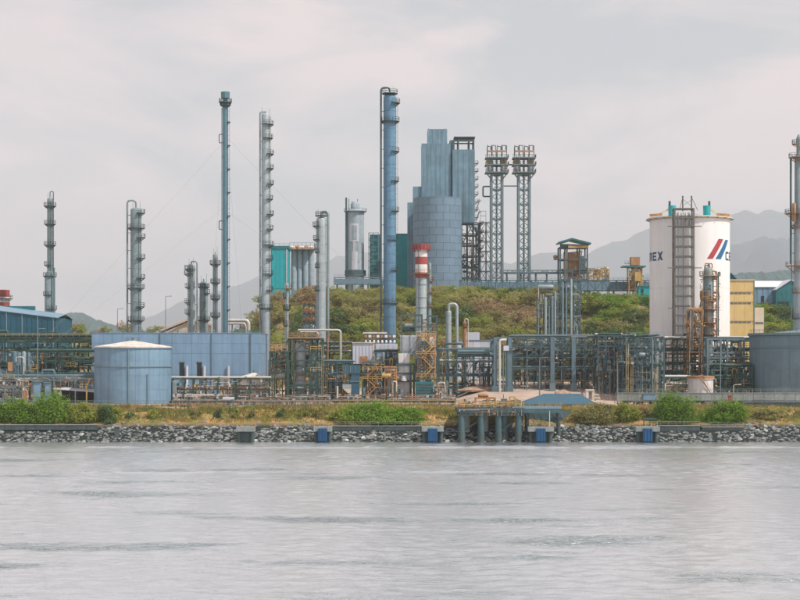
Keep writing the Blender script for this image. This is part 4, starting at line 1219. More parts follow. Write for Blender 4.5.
# ================================================================== white silo with lettering and its ladder tower
Y = 522; cx = X(689.6, Y); r = 39.6 * sc(Y); zb = G(cx, Y) - .1; z1 = Z(219.4, Y)
ws = thing('white_silo', 'huge white cement silo with red and blue stripes and navy lettering', 'silo', (cx, Y, zb))
MB().lathe(cx, Y, [(r, zb), (r, Z(289.4, Y)), (r - .06, Z(289.3, Y)), (r - .06, Z(289.0, Y)), (r, Z(288.9, Y)), (r, z1)], 72).build('shell', SILOWH, ws, 30)
MB().lathe(cx, Y, [(r + .05, z1 - .5), (r + .9, z1 - .1), (r + .9, z1 + .25), (r * .5, z1 + .9), (.05, z1 + 1.1)], 48).build('roof', CREAM, ws, 25)
for k in range(24):
    a = 2 * PI * k / 24
    MB().bar((cx + (r - .1) * math.cos(a), Y + (r - .1) * math.sin(a), z1 - .35), (cx + (r + 1.25) * math.cos(a), Y + (r + 1.25) * math.sin(a), z1 - .2), .16).build('roof_bracket', DARKST, ws)
FACE = math.degrees(math.atan2(cx, Y))       # the silo stands off the view axis
def onshell(name, m, quads, lift=.03):
    """quads in (angle in degrees from the camera-facing line, height py) laid on the shell"""
    mb = MB()
    for a0, a1, b0, b1, ya, yb in quads:      # bottom a0..a1 at py yb, top b0..b1 at py ya
        n = 8
        i = len(mb.v)
        for j in range(n + 1):
            t_ = j / n
            for k in range(n + 1):
                lo_, hi_ = a0 + (b0 - a0) * t_, a1 + (b1 - a1) * t_
                a = R(-90 - FACE + lo_ + (hi_ - lo_) * k / n)
                mb.v.append((cx + (r + lift) * math.cos(a), Y + (r + lift) * math.sin(a), Z(yb + (ya - yb) * t_, Y)))
        for j in range(n):
            for k in range(n):
                q = i + j * (n + 1) + k
                mb.f.append((q, q + 1, q + n + 2, q + n + 1))
    return mb.build(name, m, ws)
def letters(a, w=11.0, gap=2.8, top=253.0, bot=261.6):
    h = bot - top; tk = 2.4; th = 1.9
    def rect(u0, u1, v0, v1): return (a + u0 * w, a + u1 * w, a + u0 * w, a + u1 * w, bot - v1 * h, bot - v0 * h)
    def slant(u0, u1, k0, k1, v0, v1): return (a + u0 * w, a + u1 * w, a + k0 * w, a + k1 * w, bot - v1 * h, bot - v0 * h)
    for ch in 'CEMEX':
        if ch == 'C': q = [rect(0, .28, .08, .92), rect(.12, 1, .78, 1), rect(.12, 1, 0, .22)]
        elif ch == 'E': q = [rect(0, .28, 0, 1), rect(.28, 1, .79, 1), rect(.28, .9, .4, .6), rect(.28, 1, 0, .21)]
        elif ch == 'M': q = [rect(0, .22, 0, 1), rect(.78, 1, 0, 1), rect(.22, .78, .78, 1), rect(.4, .6, .1, .78)]
        else: q = [slant(0, .32, .68, 1, 0, 1), slant(.68, 1, 0, .32, 0, 1)]
        onshell('lettering', NAVY, q, .03 + .002 * 'CEMEX'.index(ch))
        a += w + gap
for shift in (0.0, -165.0):
    letters(61.5 + shift if shift == 0 else -107.0)
    o_ = shift
    onshell('red_stripe', STRIPER, [(24.7 + o_, 34.2 + o_, 45.0 + o_, 55.6 + o_, 241, 261)])
    onshell('blue_stripe', STRIPEB, [(38.8 + o_, 49.6 + o_, 61.0 + o_, 71.0 + o_, 241.4, 261)], .034)
for px, m_ in ((670, TEALCL), (704.5, TEALCL)):
    zz = z1 + .8
    MB().lathe(X(px, Y), Y - 4, [(3.6 * sc(Y), zz), (3.8 * sc(Y), zz + 2.6), (1.2, zz + 3)], 12).build('filter_box', TEALCL, ws, 30)
    rod('filter_stack', DARKST, ws, (X(px + (2.4 if px > 690 else -2.4), Y), Y - 4, zz + 2), (X(px + (2.4 if px > 690 else -2.4), Y), Y - 4, zz + 4.4), .35)
    s_ = 1 if px > 690 else -1
    bar('dust_duct', CREAM, ws, (X(px + 3 * s_, Y), Y - 4, zz + 2), (X(px + 14 * s_, Y), Y - 4, zz + .2), .6)
    bar('roof_conveyor', RUSTY, ws, (X(px + 10 * s_, Y), Y - 4, zz + .4), (X(px + 22 * s_, Y), Y - 4, zz + .1), .7)
Y = 507; zb = G(X(683, Y), Y) - .1
lw = thing('ladder_tower', 'brown open ladder tower standing against the front of the white silo', 'stair tower', (X(683.5, Y), Y, zb))
xs = [X(674.2, Y), X(693.2, Y)]
zs = [zb] + [Z(p, Y) for p in (335, 325.5, 315.5, 306, 296, 286, 276.5, 266.5, 256.5, 246.5, 236.5, 226.5, 218, 209)]
LADST = mat('brown weathered steel', (0.13, 0.12, 0.105), 0.75, 0.0, 0.25, 0.0, 0.15)
frame(lw, xs, [Y - 1, Y + 2.2], zs, LADST, .42, .42)
for px in (678.5, 683.5, 688.5): bx('guide_rail', SILVER2, lw, (X(px, Y), Y + .6, (zb + Z(212, Y)) / 2), (.22, .22, Z(212, Y) - zb))
for py in (226, 267.5): bx('outrigger', LADST, lw, (X(684, Y), Y - 1.3, Z(py + .6, Y)), (34 * sc(Y), .22, .25))
for px in (670.5,): bx('outrigger', LADST, lw, (X(px, Y), Y - 1.1, Z(308.3, Y)), (6 * sc(Y), .22, .25))
for k, (p, t_) in enumerate(((683.2, 196.5), (692, 196.5))):
    rod('head_mast', LADST, lw, (X(p, Y), Y + .8, Z(211, Y)), (X(p, Y), Y + .8, Z(t_, Y)), .2)
    q_ = 680 if k == 0 else 698
    bar('mast_stay', LADST, lw, (X(p, Y), Y + .8, Z(t_ + .4, Y)), (X(q_, Y), Y + .8, Z(210, Y)), .14)
    MB().lathe(X(p, Y), Y + .8, [(.1, Z(t_, Y) - .2), (.32, Z(t_, Y)), (.1, Z(t_, Y) + .3)], 8).build('beacon', DARKST, lw)
bar('mast_tie', LADST, lw, (X(683.4, Y), Y + .8, Z(205, Y)), (X(692, Y), Y + .8, Z(200, Y)), .09)
bar('mast_tie', LADST, lw, (X(683.4, Y), Y + .8, Z(199, Y)), (X(692, Y), Y + .8, Z(206, Y)), .09)
for px in (678, 682, 686, 690): rod('hoist_rod', LADST, lw, (X(px, Y), Y + 1.4, Z(226, Y)), (X(px, Y), Y + 1.4, Z(212.5, Y)), .12)

# ================================================================== yellow building and sheds to the right
Y = 606; zb = min(G(X(730, Y), Y), G(X(760, Y), Y)) - 1.5
yb_ = thing('yellow_building', 'pale yellow block building with grey window bands right of the white silo', 'building', (X(742, Y), Y + 7, zb))
block(yb_, 'wall', 724, 754.6, 280.6, 0, Y, 16, YELLOW, zb)
for ya, yb in ((281.6, 291.8), (294.8, 301.8), (304.8, 320.8), (323.8, 336)):
    for k in range(3): block(yb_, 'wall_panel', 724.2 + k * 10.1, 734.1 + k * 10.1, ya, yb, Y - .12, .1, YELLOW)
for py in (293.3, 303.3, 322.3):
    for k in range(5): block(yb_, 'window', 729.5 + k * 4.4, 733.3 + k * 4.4, py - .9, py + .9, Y - .06, .08, GLASSD)
block(yb_, 'roof', 723.4, 755.2, 279.4, 280.5, Y - .4, 17, CREAM)
block(yb_, 'annex', 754.7, 764, 307.5, 0, Y + 2, 10, CREAM, zb)
block(yb_, 'annex_window', 755.2, 763.4, 322, 323.8, Y + 1.9, .1, GLASSD)
rod('downpipe', GREYST, yb_, (X(754.2, Y), Y - .2, zb), (X(754.2, Y), Y - .2, Z(281, Y)), .15)

Y = 690; zb = G(X(770, Y), Y) - 2
s1 = thing('white_roof_shed', 'grey-walled shed with a bright white roof right of the yellow building', 'building', (X(766, Y), Y + 8, zb))
block(s1, 'wall', 754, 776, 287, 0, Y, 14, SHEDRF, zb)
mb = MB()
v_ = [(X(753.5, Y), Y - .5, Z(286.6, Y)), (X(776.5, Y), Y - .5, Z(286.6, Y)), (X(791, Y), Y + 9, Z(280, Y)), (X(757, Y), Y + 9, Z(280, Y))]
mb.v = v_ + [(a, b_, c_ - .25) for a, b_, c_ in v_]
mb.f = [(0, 1, 2, 3), (7, 6, 5, 4), (0, 4, 5, 1), (1, 5, 6, 2), (2, 6, 7, 3), (3, 7, 4, 0)]
mb.build('roof', mat('white sheet roof', (.72, .70, .70), .5, 0, .06), s1)
for px in (757.5, 763, 768.5): block(s1, 'wall_panel', px, px + 4.4, 288, 303, Y - .1, .1, CLADBL)
block(s1, 'door', 761.2, 764.2, 296, 304, Y - .25, .1, DARK)
Y = 684
s2 = thing('teal_gable_shed', 'dark teal gable-ended shed beside the white-roofed one', 'building', (X(784, Y), Y + 8, G(X(784, Y), Y) - 2))
zb = G(X(784, Y), Y) - 2
MB().prism([(X(776.2, Y), zb), (X(797, Y), zb), (X(797, Y), Z(281, Y)), (X(791, Y), Z(280.6, Y)), (X(776.2, Y), Z(290, Y))], Y, Y + 16).build('wall', TEALDK, s2)
MB().prism([(X(775.6, Y), Z(290.2, Y)), (X(791, Y), Z(280.2, Y)), (X(798, Y), Z(284, Y)), (X(798, Y), Z(283.2, Y)), (X(791, Y), Z(279.2, Y)), (X(775.6, Y), Z(289.2, Y))], Y - .5, Y + 16.5).build('roof', LAVEND, s2)
for px in (780, 784, 788): block(s2, 'wall_panel', px - 1.8, px + 1.8, 292, 301, Y - .1, .09, TEALDK)
block(s2, 'door', 777.5, 789, 302, 306.5, Y - .1, .1, DARK)
Y = 760
s3 = thing('gable_roof_shed', 'small dark gable shed peeking over the yellow building', 'building', (X(732, Y), Y + 5, G(X(732, Y), Y) - 2))
zb = G(X(732, Y), Y) - 2
MB().prism([(X(724, Y), zb), (X(736, Y), zb), (X(736, Y), Z(279.5, Y)), (X(731, Y), Z(273.6, Y)), (X(724, Y), Z(279.5, Y))], Y, Y + 12).build('wall', SHEDBL, s3)
MB().prism([(X(723, Y), Z(280.6, Y)), (X(731, Y), Z(273.4, Y)), (X(737.4, Y), Z(280.6, Y)), (X(737.4, Y), Z(279.8, Y)), (X(731, Y), Z(272.6, Y)), (X(723, Y), Z(279.8, Y))], Y - .5, Y + 12.5).build('roof', TEALDK, s3)

# ================================================================== pipe racks and process frames on the yard
def gnd(px, Y): return G(X(px, Y), Y) - .1
def rack(label, pxs, Y, depth, pys, m, npipes, mats, seed, brace=(), w=.34, rail=None, r=(.1, .32), name='pipe_rack', rows=2, hang=0, cat='pipe rack'):
    xs = [X(p, Y) for p in pxs]
    ys = [Y + depth * k / (rows - 1) for k in range(rows)]
    zs = [gnd(pxs[0], Y)] + [Z(p, Y) for p in pys]
    q = thing(name, label, cat, ((xs[0] + xs[-1]) / 2, Y, zs[0]))
    frame(q, xs, ys, zs, m, w, w * .85, brace)
    for k, z in enumerate(zs[1:]):
        pipes_x(q, xs[0] - .4, xs[-1] + .4, ys[0] + .4, ys[-1] - .4, z + w * .42, npipes, mats, r, seed + k)
    if rail: rails_x(q, xs[0], xs[-1], ys[0] - .25, zs[-1] + w * .4, rail)
    if hang: clutter(q, xs[0], xs[-1], ys[0] - .4, ys[-1], zs[0], zs[-1], hang, mats + [RUSTY, OCHRE], seed + 50)
    finework(q, xs[0], xs[-1], ys[0] - .3, ys[-1], zs[0], zs[-1] + .6, int(4 * (xs[-1] - xs[0])), [m, PIPEW, mats[0], RUSTY if seed % 3 else GREYST], seed + 7)
    return q

GP = [PIPEG, PIPEG, GREENST, PIPEG, TEALST, GREENST]
BP = [PIPEB, TEALST, GREYST, PIPEG, PIPEW]
# left yard, far to near
rack('long dark green pipe rack in front of the blue warehouse at the left edge', [-14, 8, 30, 52, 74, 93], 500, 8, (366, 351, 342, 337.5), GREENST, 9, GP, 101, [(1, 2, 'x'), (3, 2, '/')], rail=OCHRE, r=(.12, .5), hang=26)
rack('dark green rack with slanting pipe bundles left of the blue-grey tank', [30, 46, 62, 73, 84, 95], 468, 7, (392, 376, 362, 352), GREENST, 8, GP + [TEALST, PIPEG], 121, [(0, 2, '/'), (1, 2, '/'), (2, 2, '\\')], hang=30, r=(.12, .42))
rk = rack('low grey pipe bridge with a handrail at the left tank', [-12, 10, 32, 54, 76, 94], 452, 3.5, (380.6, 377), GREYST, 4, [PIPEW, GREYST, PIPEB], 131, rail=GREYST, hang=14)
# blue-grey vertical exchangers at the left
Y = 455
ex = thing('exchanger_bank', 'bank of four upright blue-grey vessels on the left yard', 'vessel', (X(22, Y), Y, gnd(22, Y)))
for k, px in enumerate((15.2, 19.6, 24, 29)):
    w_ = (2.1, 1.9, 2.2, 1.7)[k]
    MB().lathe(X(px, Y), Y, [(w_ * sc(Y), gnd(px, Y)), (w_ * sc(Y), Z(353 + (k % 2), Y)), (w_ * .6 * sc(Y), Z(351.4 + k % 2, Y)), (.02, Z(351.2 + k % 2, Y))], 14).build('vessel', PIPEB if k != 2 else SILVER2, ex, 40)
bx('saddle_beam', TEALST, ex, (X(22, Y), Y - .9, Z(375, Y)), (20 * sc(Y), .3, .4))
clutter(ex, X(13, Y), X(32, Y), Y - 1.3, Y + 1.3, gnd(20, Y), Z(356, Y), 12, [PIPEB, GREYST, PIPEW], 9)
Y = 448
for lab, a, b_, ya, yb in (('small blue-grey cabinet under the left pipe bridge', 33, 40.4, 382, 397), ('narrow blue-grey cabinet beside the shed roof on the left yard', 44.6, 49.4, 383, 392)):
    q = thing('switch_cabinet', lab, 'cabinet', (X((a + b_) / 2, Y), Y, gnd(40, Y)))
    block(q, 'body', a, b_, ya, 0, Y, 1.6, TANKBL, gnd(40, Y)); block(q, 'door', a + .6, b_ - .6, ya + 1, yb, Y - .06, .06, CLADBL)
    block(q, 'canopy', a - .5, b_ + .5, ya - .8, ya - .1, Y - .4, 2.4, GREYST)
ln = thing('lean_to_roof', 'low open shed with a pale sloping roof between bushes and the tank', 'shed', (X(74, 447), 447, gnd(74, 447)))
mb = MB()
Y = 447
v_ = [(X(53, Y), Y, Z(388.4, Y)), (X(96, Y), Y, Z(391.8, Y)), (X(94.5, Y), Y + 5, Z(389.8, Y)), (X(62, Y), Y + 5, Z(387.6, Y))]
mb.v = v_ + [(a, b_, c_ - .2) for a, b_, c_ in v_]
mb.f = [(0, 1, 2, 3), (7, 6, 5, 4), (0, 4, 5, 1), (1, 5, 6, 2), (2, 6, 7, 3), (3, 7, 4, 0)]
mb.build('roof', mat('pale lilac sheet roof', (.5, .48, .52), .5), ln)
for px in (56, 75, 94): rod('post', PIPEW, ln, (X(px, Y), Y + .4, gnd(px, Y)), (X(px, Y), Y + .4, Z(389 + (px - 56) * .06, Y)), .12)
bx('back_wall', DARK, ln, (X(76, Y), Y + 4.6, (gnd(76, Y) + Z(390.6, Y)) / 2), (9, .2, Z(390.6, Y) - gnd(76, Y)))  # near-black sheet: the shade under the open roof put into its colour
# open yard skid at the far left
Y = 446
sk = thing('pump_skid', 'rusty pump skid with pale pipes at the far left of the yard', 'pump skid', (X(8, Y), Y, gnd(8, Y)))
frame(sk, [X(-6, Y), X(5, Y), X(13, Y), X(26, Y)], [Y, Y + 3], [gnd(8, Y), Z(391, Y), Z(386, Y)], GREYST, .22, .22, [(1, 1, '/')])
clutter(sk, X(-8, Y), X(28, Y), Y - .3, Y + 3, gnd(8, Y), Z(377, Y), 30, [PIPEW, PIPEB, RUSTY, WHITEP], 61)
finework(sk, X(-8, Y), X(28, Y), Y - .3, Y + 3, gnd(8, Y), Z(378, Y), 60, [GREYST, RUSTY, PIPEW], 900)
block(sk, 'motor', 8, 11.5, 362, 371, Y + 1, 1.2, RUSTY)
stairs_zig(sk, X(-4, Y), X(13, Y), Y + 1, Z(372, Y), Z(380, Y), 1, GREYST)
rack('green pipe rack standing in front of the small white tank', [172, 184, 193, 205, 218, 235, 250, 269], 447, 3, (398, 389.6, 379), GREENST, 3, [PIPEW, PIPEG, RUSTY, PIPEW], 141, [(2, 2, '/'), (5, 1, 'x')], w=.3, hang=14)
Y = 443
wb = thing('equipment_canopy', 'pale low canopy over pipework right of the blue-grey tank', 'canopy', (X(190, Y), Y, gnd(190, Y)))
block(wb, 'roof', 173.5, 211, 394.4, 396.2, Y, 2.2, ROOFWH)
for px in (175, 187, 199, 210): rod('post', PIPEW, wb, (X(px, Y), Y + .6, gnd(px, Y)), (X(px, Y), Y + .6, Z(396, Y)), .1)
q = thing('switch_cabinet', 'tall pale cabinet at the right flank of the blue-grey tank', 'cabinet', (X(174.4, Y), Y, gnd(174, Y)))
block(q, 'body', 172.4, 176.2, 380.8, 0, Y + 3, 1.3, SILVER, gnd(174, Y)); block(q, 'door', 172.8, 175.8, 382, 400, Y + 2.93, .06, SILVER2)
q = thing('beige_container', 'beige container behind the green rack below the pale blue building', 'container', (X(228, 465), 465, gnd(228, 465)))
block(q, 'body', 220.5, 234.5, 385, 0, 465, 3, mat('sand container paint', (.45, .29, .18), .7, 0, .1, .3), gnd(228, 465))
for k in range(6): block(q, 'rib', 221 + k * 2.5, 222 + k * 2.5, 386, 395, 464.9, .1, mat('sand container paint', (1, 1, 1)))
q = thing('white_awning', 'small white awning standing on the fence line before the green rack', 'awning', (X(228, 430), 430, gnd(228, 430)))
block(q, 'roof', 222.6, 233.6, 397.2, 399.4, 430, 2, LAVEND)
for px in (223.6, 232.6): rod('post', GREYST, q, (X(px, 430), 430.6, gnd(px, 430)), (X(px, 430), 430.6, Z(399, 430)), .08)
Y = 424
rb = thing('red_barrier', 'low line of red plastic barriers on the bank below the green rack', 'barrier', (X(197, Y), Y, gnd(197, Y)))
for k in range(9):
    px = 166 + k * 6.6
    MB().prism([(X(px, Y), gnd(px, Y)), (X(px + 6, Y), gnd(px, Y)), (X(px + 5.6, Y), Z(404 + (k % 3) * .5, Y)), (X(px + .4, Y), Z(404 + (k % 2) * .6, Y))], Y - .3, Y + .3).build('segment', mat('bright red plastic', (.50, .05, .05), .5, 0, .2), rb)

def ground_pipes(label, a, b_, Y, n, mats, seed):
    g = random.Random(seed); q = thing('ground_pipeline', label, 'pipeline', (X((a + b_) / 2, Y), Y, gnd((a + b_) / 2, Y)))
    k = a + 4
    while k < b_:
        bx('sleeper', CONCD, q, (X(k, Y), Y + 1.6, gnd(k, Y) + .45), (.4, 4.2, .7)); k += 13
    for j in range(n):
        rr = g.uniform(.14, .3); y = Y + 3.4 * j / max(1, n - 1)
        rod('pipe', g.choice(mats), q, (X(a, Y), y, gnd(a, Y) + .85 + rr), (X(b_, Y), y, gnd(b_, Y) + .85 + rr), rr)
    finework(q, X(a, Y), X(b_, Y), Y - .2, Y + 4, gnd(a, Y), gnd(a, Y) + 2.6, int(b_ - a), [DARKST, PIPEW, RUSTY], seed)
ground_pipes('dark pipes on sleepers behind the fence below the green frame', 236, 330, 431, 5, [PIPEG, DARKST, GREENST, RUSTY], 401)
ground_pipes('dark pipes on sleepers behind the fence in the central plant', 332, 456, 432, 5, [DARKST, TEALST, GREENST, PIPEW], 402)
ground_pipes('low pipes on sleepers behind the boundary wall right of centre', 622, 752, 434, 5, [PIPEG, DARKST, GREENST, PIPEW], 403)
ground_pipes('low pipes on sleepers right of the blue-grey tank', 172, 234, 433, 4, [DARKST, GREENST, RUSTY], 404)

# green braced structure with a vessel inside
Y = 452
gs_ = thing('green_process_frame', 'dark green cross-braced frame around a tall silver drum', 'steel frame', (X(296, Y), Y, gnd(296, Y)))
z_ = lambda p: Z(p, Y)
frame(gs_, [X(p, Y) for p in (288.2, 293.6, 310.6, 316.2, 321.6)], [Y, Y + 9], [gnd(296, Y)] + [z_(p) for p in (398, 385.4, 372.6, 360.8, 351.4, 338.8)], GREENST, .42, .4, [(1, 1, 'x'), (1, 3, 'x'), (1, 5, 'x'), (0, 2, '/')])
frame(gs_, [X(p, Y) for p in (269.8, 274.4, 287.2)], [Y - .1, Y + 8], [gnd(296, Y)] + [z_(p) for p in (398.2, 379.4, 372.8, 361, 352)], GREENST, .38, .36, [(1, 3, '\\'), (1, 4, '/')])
cx = X(299.6, Y)
MB().lathe(cx, Y + 3.5, [(5 * sc(Y), gnd(299, Y)), (5 * sc(Y), z_(344)), (4 * sc(Y), z_(342)), (2 * sc(Y), z_(341)), (.02, z_(340.8))], 22).build('silver_drum', LAVEND, gs_, 35)
MB().lathe(X(311.5, Y), Y + 5, [(2.6 * sc(Y), gnd(311, Y)), (2.6 * sc(Y), z_(350)), (.02, z_(348))], 16).build('silver_drum', SILVER2, gs_, 35)
MB().rail([(X(270, Y), Y - .4, z_(351)), (X(287.6, Y), Y - .4, z_(351))], 1.6, 1.4, .13).rail([(X(270, Y), Y + 7, z_(351)), (X(287.6, Y), Y + 7, z_(351))], 1.6, 1.4, .13).build('railing', OCHRE, gs_)
MB().rail([(X(310.6, Y), Y - .4, z_(351)), (X(321.6, Y), Y - .4, z_(351))], 1.2, 1.2, .12).rail([(X(310.6, Y), Y - .4, z_(372)), (X(321.6, Y), Y - .4, z_(372))], 1.2, 1.2, .12).build('railing', OCHRE, gs_)
bx('platform', RUSTY, gs_, (X(305, Y), Y + 4, z_(337.8)), (33 * sc(Y), 9, .3))
MB().rail([(X(288.6, Y), Y - .4, z_(337.4)), (X(321.4, Y), Y - .4, z_(337.4))], 1.0, 1.3, .12).build('railing', RUSTY, gs_)
for p in (352, 361): bx('platform', DARKST, gs_, (X(279, Y), Y + 4, z_(p) + .1), (17 * sc(Y), 7.6, .14))
for k in range(3): drum(gs_, (X(277 + k * 3.2, Y), Y + 3, z_(364.5 + (k % 2) * 11)), .7, 2, RUSTY if k != 1 else WHITEP)
MB().ladder((X(322.6, Y), Y - .3, gnd(322, Y)), 15).build('ladder', OCHRE, gs_)
clutter(gs_, X(270, Y), X(322, Y), Y + .6, Y + 8, gnd(296, Y), z_(355), 46, [PIPEW, PIPEG, SILVER, RUSTY, PIPEB, CREAM], 71)
finework(gs_, X(270, Y), X(322, Y), Y - .2, Y + 8, gnd(296, Y), z_(340), 60, [GREENST, PIPEW, OCHRE, SILVER], 900)
# pale overhead pipe bent above the green frame
Y = 475
op = thing('overhead_pipeline', 'long pale pipe bending down behind the green frame', 'pipeline', (X(320, Y), Y, gnd(320, Y)))
pipe('pipe', PIPEW, op, [(X(298, Y), Y, Z(330, Y)), (X(340.6, Y), Y, Z(330, Y)), (X(340.6, Y), Y, gnd(340, Y))], .3, .9)
pipe('pipe', PIPEW, op, [(X(300, Y), Y + 1, Z(332, Y)), (X(318, Y), Y + 1, Z(332, Y)), (X(318, Y), Y + 1, gnd(318, Y))], .22, .7)
for px in (304, 316, 328): bx('post', RUSTY, op, (X(px, Y), Y + .6, (gnd(px, Y) + Z(331.6, Y)) / 2), (.24, .24, Z(331.6, Y) - gnd(px, Y)))
# rusty rack behind
rack('rusty deep rack with green pipes between the green frame and the beige box', [304, 316, 328, 340, 352], 486, 8, (372, 362, 352, 343.6), GREENST, 6, [PIPEG, PIPEG, PIPEW, SILVER, RUSTY], 161, [(1, 2, 'x')], rail=RUSTY, hang=30)
Y = 520
ro = thing('exchanger_tower', 'orange rusty exchanger tower left of the pale silver column', 'exchanger', (X(309, Y), Y, gnd(309, Y)))
frame(ro, [X(303.2, Y), X(308.8, Y), X(314.6, Y)], [Y, Y + 4], [gnd(309, Y)] + [Z(p, Y) for p in (330, 322, 314, 305)], TEALST, .34, .34, [(0, 2, 'x')])
for p in (327.4, 319, 310.6): drum(ro, (X(309.4, Y), Y + 1.5, Z(p, Y)), .95, 2.6, RUSTY if p < 325 else SILVER)
for p in (322, 314, 305): MB().rail([(X(302.6, Y), Y - .3, Z(p, Y)), (X(315.2, Y), Y - .3, Z(p, Y))], 1.1, 1.1, .14).build('railing', RUSTY, ro)

# ---- central process block
Y = 470
bb = thing('beige_box_house', 'pale ribbed box house with an ochre patch beside the tallest column', 'building', (X(364, Y), Y + 4, gnd(364, Y)))
frame(bb, [X(353, Y), X(363, Y), X(373.6, Y)], [Y + .5, Y + 7], [gnd(364, Y), Z(376, Y), Z(364.6, Y)], TEALST, .4, .4)
block(bb, 'wall', 352.4, 374, 343.2, 364, Y, 8, LAVEND)
for k in range(7): block(bb, 'wall_rib', 352.8 + k * 3.3, 353.2 + k * 3.3, 343.6, 363.8, Y - .1, .1, LAVEND)
block(bb, 'rust_patch', 359.8, 367.6, 356.4, 362.6, Y - .14, .05, RUSTY)
block(bb, 'roof', 352, 374.4, 342.2, 343.1, Y - .3, 8.6, ROOFWH)
Y = 478
wb2 = thing('white_box_house', 'white panelled box between the beige box house and the white heater', 'building', (X(386, Y), Y + 3, gnd(386, Y)))
frame(wb2, [X(376, Y), X(386, Y), X(397, Y)], [Y + .5, Y + 6], [gnd(386, Y), Z(374, Y), Z(362, Y)], TEALST, .36, .36)
block(wb2, 'wall', 375.6, 397.6, 343.6, 361, Y, 7, LAVEND)
for k in range(5): block(wb2, 'wall_panel', 376 + k * 4.3, 379.8 + k * 4.3, 345, 352.6, Y - .08, .08, LAVEND)
for k in range(5): block(wb2, 'wall_panel', 376 + k * 4.3, 379.8 + k * 4.3, 353.4, 360.6, Y - .08, .08, CLADBL)
Y = 482
ac = thing('air_cooler_bank', 'bank of air coolers with a pale top before the tallest column', 'air cooler', (X(379, Y), Y + 3, gnd(379, Y)))
frame(ac, [X(p, Y) for p in (364, 372, 380, 388, 396)], [Y, Y + 6], [gnd(379, Y), Z(352, Y), Z(340, Y)], TEALST, .3, .3)
block(ac, 'plenum', 363.6, 396.6, 334.4, 338.4, Y - .2, 6.6, TEALST)
block(ac, 'top_deck', 363, 387, 332, 333.8, Y - .5, 7, ROOFWH)
for k in range(8): block(ac, 'fan_stack', 364.4 + k * 4.05, 367.4 + k * 4.05, 335, 337.6, Y - .5, .3, WHITEP if k % 2 else RUSTY)
for k in range(8): drum(ac, (X(365.8 + k * 4.1, Y), Y - .8, Z(341.6, Y)), .32, .5, WHITEP, 'z')
# green topped small frame and the white heater
Y = 458
he = thing('fired_heater', 'white blocky fired heater in a teal frame at the centre of the plant', 'heater', (X(409, Y), Y + 4, gnd(409, Y)))
block(he, 'convection_box', 400.2, 419.6, 335.4, 350.6, Y + 1, 7, LAVEND)
MB().prism([(X(400.2, Y), Z(350.7, Y)), (X(419.6, Y), Z(350.7, Y)), (X(417, Y), Z(354.6, Y)), (X(404, Y), Z(354.6, Y))], Y + 1, Y + 7).build('transition_hood', SILVER2, he)
block(he, 'side_duct', 415, 420, 350.8, 382, Y + 1.6, 5, LAVEND)
block(he, 'radiant_box', 398.4, 409.8, 353.4, 400, Y, 6, LAVEND)
for ya, yb in ((354, 362.6), (366, 372.4), (382, 399)):
    for k in range(2): block(he, 'wall_panel', 398.8 + k * 5.6, 403.8 + k * 5.6, ya, yb, Y - .1, .1, WHITEP)
for k in range(3): block(he, 'wall_panel', 400.8 + k * 6.4, 406.4 + k * 6.4, 336.4, 349.6, Y + .9, .1, SILVER)
frame(he, [X(397.2, Y), X(410.8, Y), X(414, Y)], [Y - .5, Y + 6.6], [gnd(409, Y)] + [Z(p, Y) for p in (381, 373.6, 364.6)], TEALST, .5, .5)
MB().lathe(X(404, Y), Y - .4, [(3.4 * sc(Y), Z(381, Y)), (3.4 * sc(Y), Z(379, Y)), (2.4 * sc(Y), Z(376.4, Y)), (.05, Z(375.4, Y))], 16).build('burner_dome', WHITEP, he, 40)
for py in (396.5,): bx('walkway', GREYST, he, (X(404, Y), Y - 1.2, Z(py, Y)), (22 * sc(Y), 1.2, .14)); rails_x(he, X(393, Y), X(415, Y), Y - 1.8, Z(py, Y), GREYST)
for px in (402, 410, 418): rod('downcomer', SILVER2, he, (X(px, Y), Y + .8, Z(353, Y)), (X(px, Y), Y + .8, Z(335, Y)), .12)
Y = 462
hf = thing('heater_top_frame', 'dark green open frame on top of the white heater below the banded stack', 'steel frame', (X(411, Y), Y + 3, Z(334, Y)))
frame(hf, [X(401.4, Y), X(415.4, Y), X(422, Y)], [Y, Y + 6], [Z(334.6, Y), Z(326.6, Y), Z(315, Y)], TEALST, .4, .4)
block(hf, 'deck', 400.6, 422.6, 332.8, 334, Y - .4, 7, DARKST)
block(hf, 'soot_blower', 405, 413, 323.4, 326, Y + 1, 2, WHITEP); block(hf, 'duct', 402.4, 414.6, 327.2, 331.4, Y + .6, 4, GREENST)
frame(hf, [X(428.4, Y), X(437, Y)], [Y, Y + 5], [gnd(411, Y), Z(326, Y), Z(316, Y)], TEALST, .34, .34)
clutter(hf, X(422, Y), X(437, Y), Y - .3, Y + 4, Z(345, Y), Z(318, Y), 16, [RUSTY, OCHRE, PIPEB, TEALST], 3)

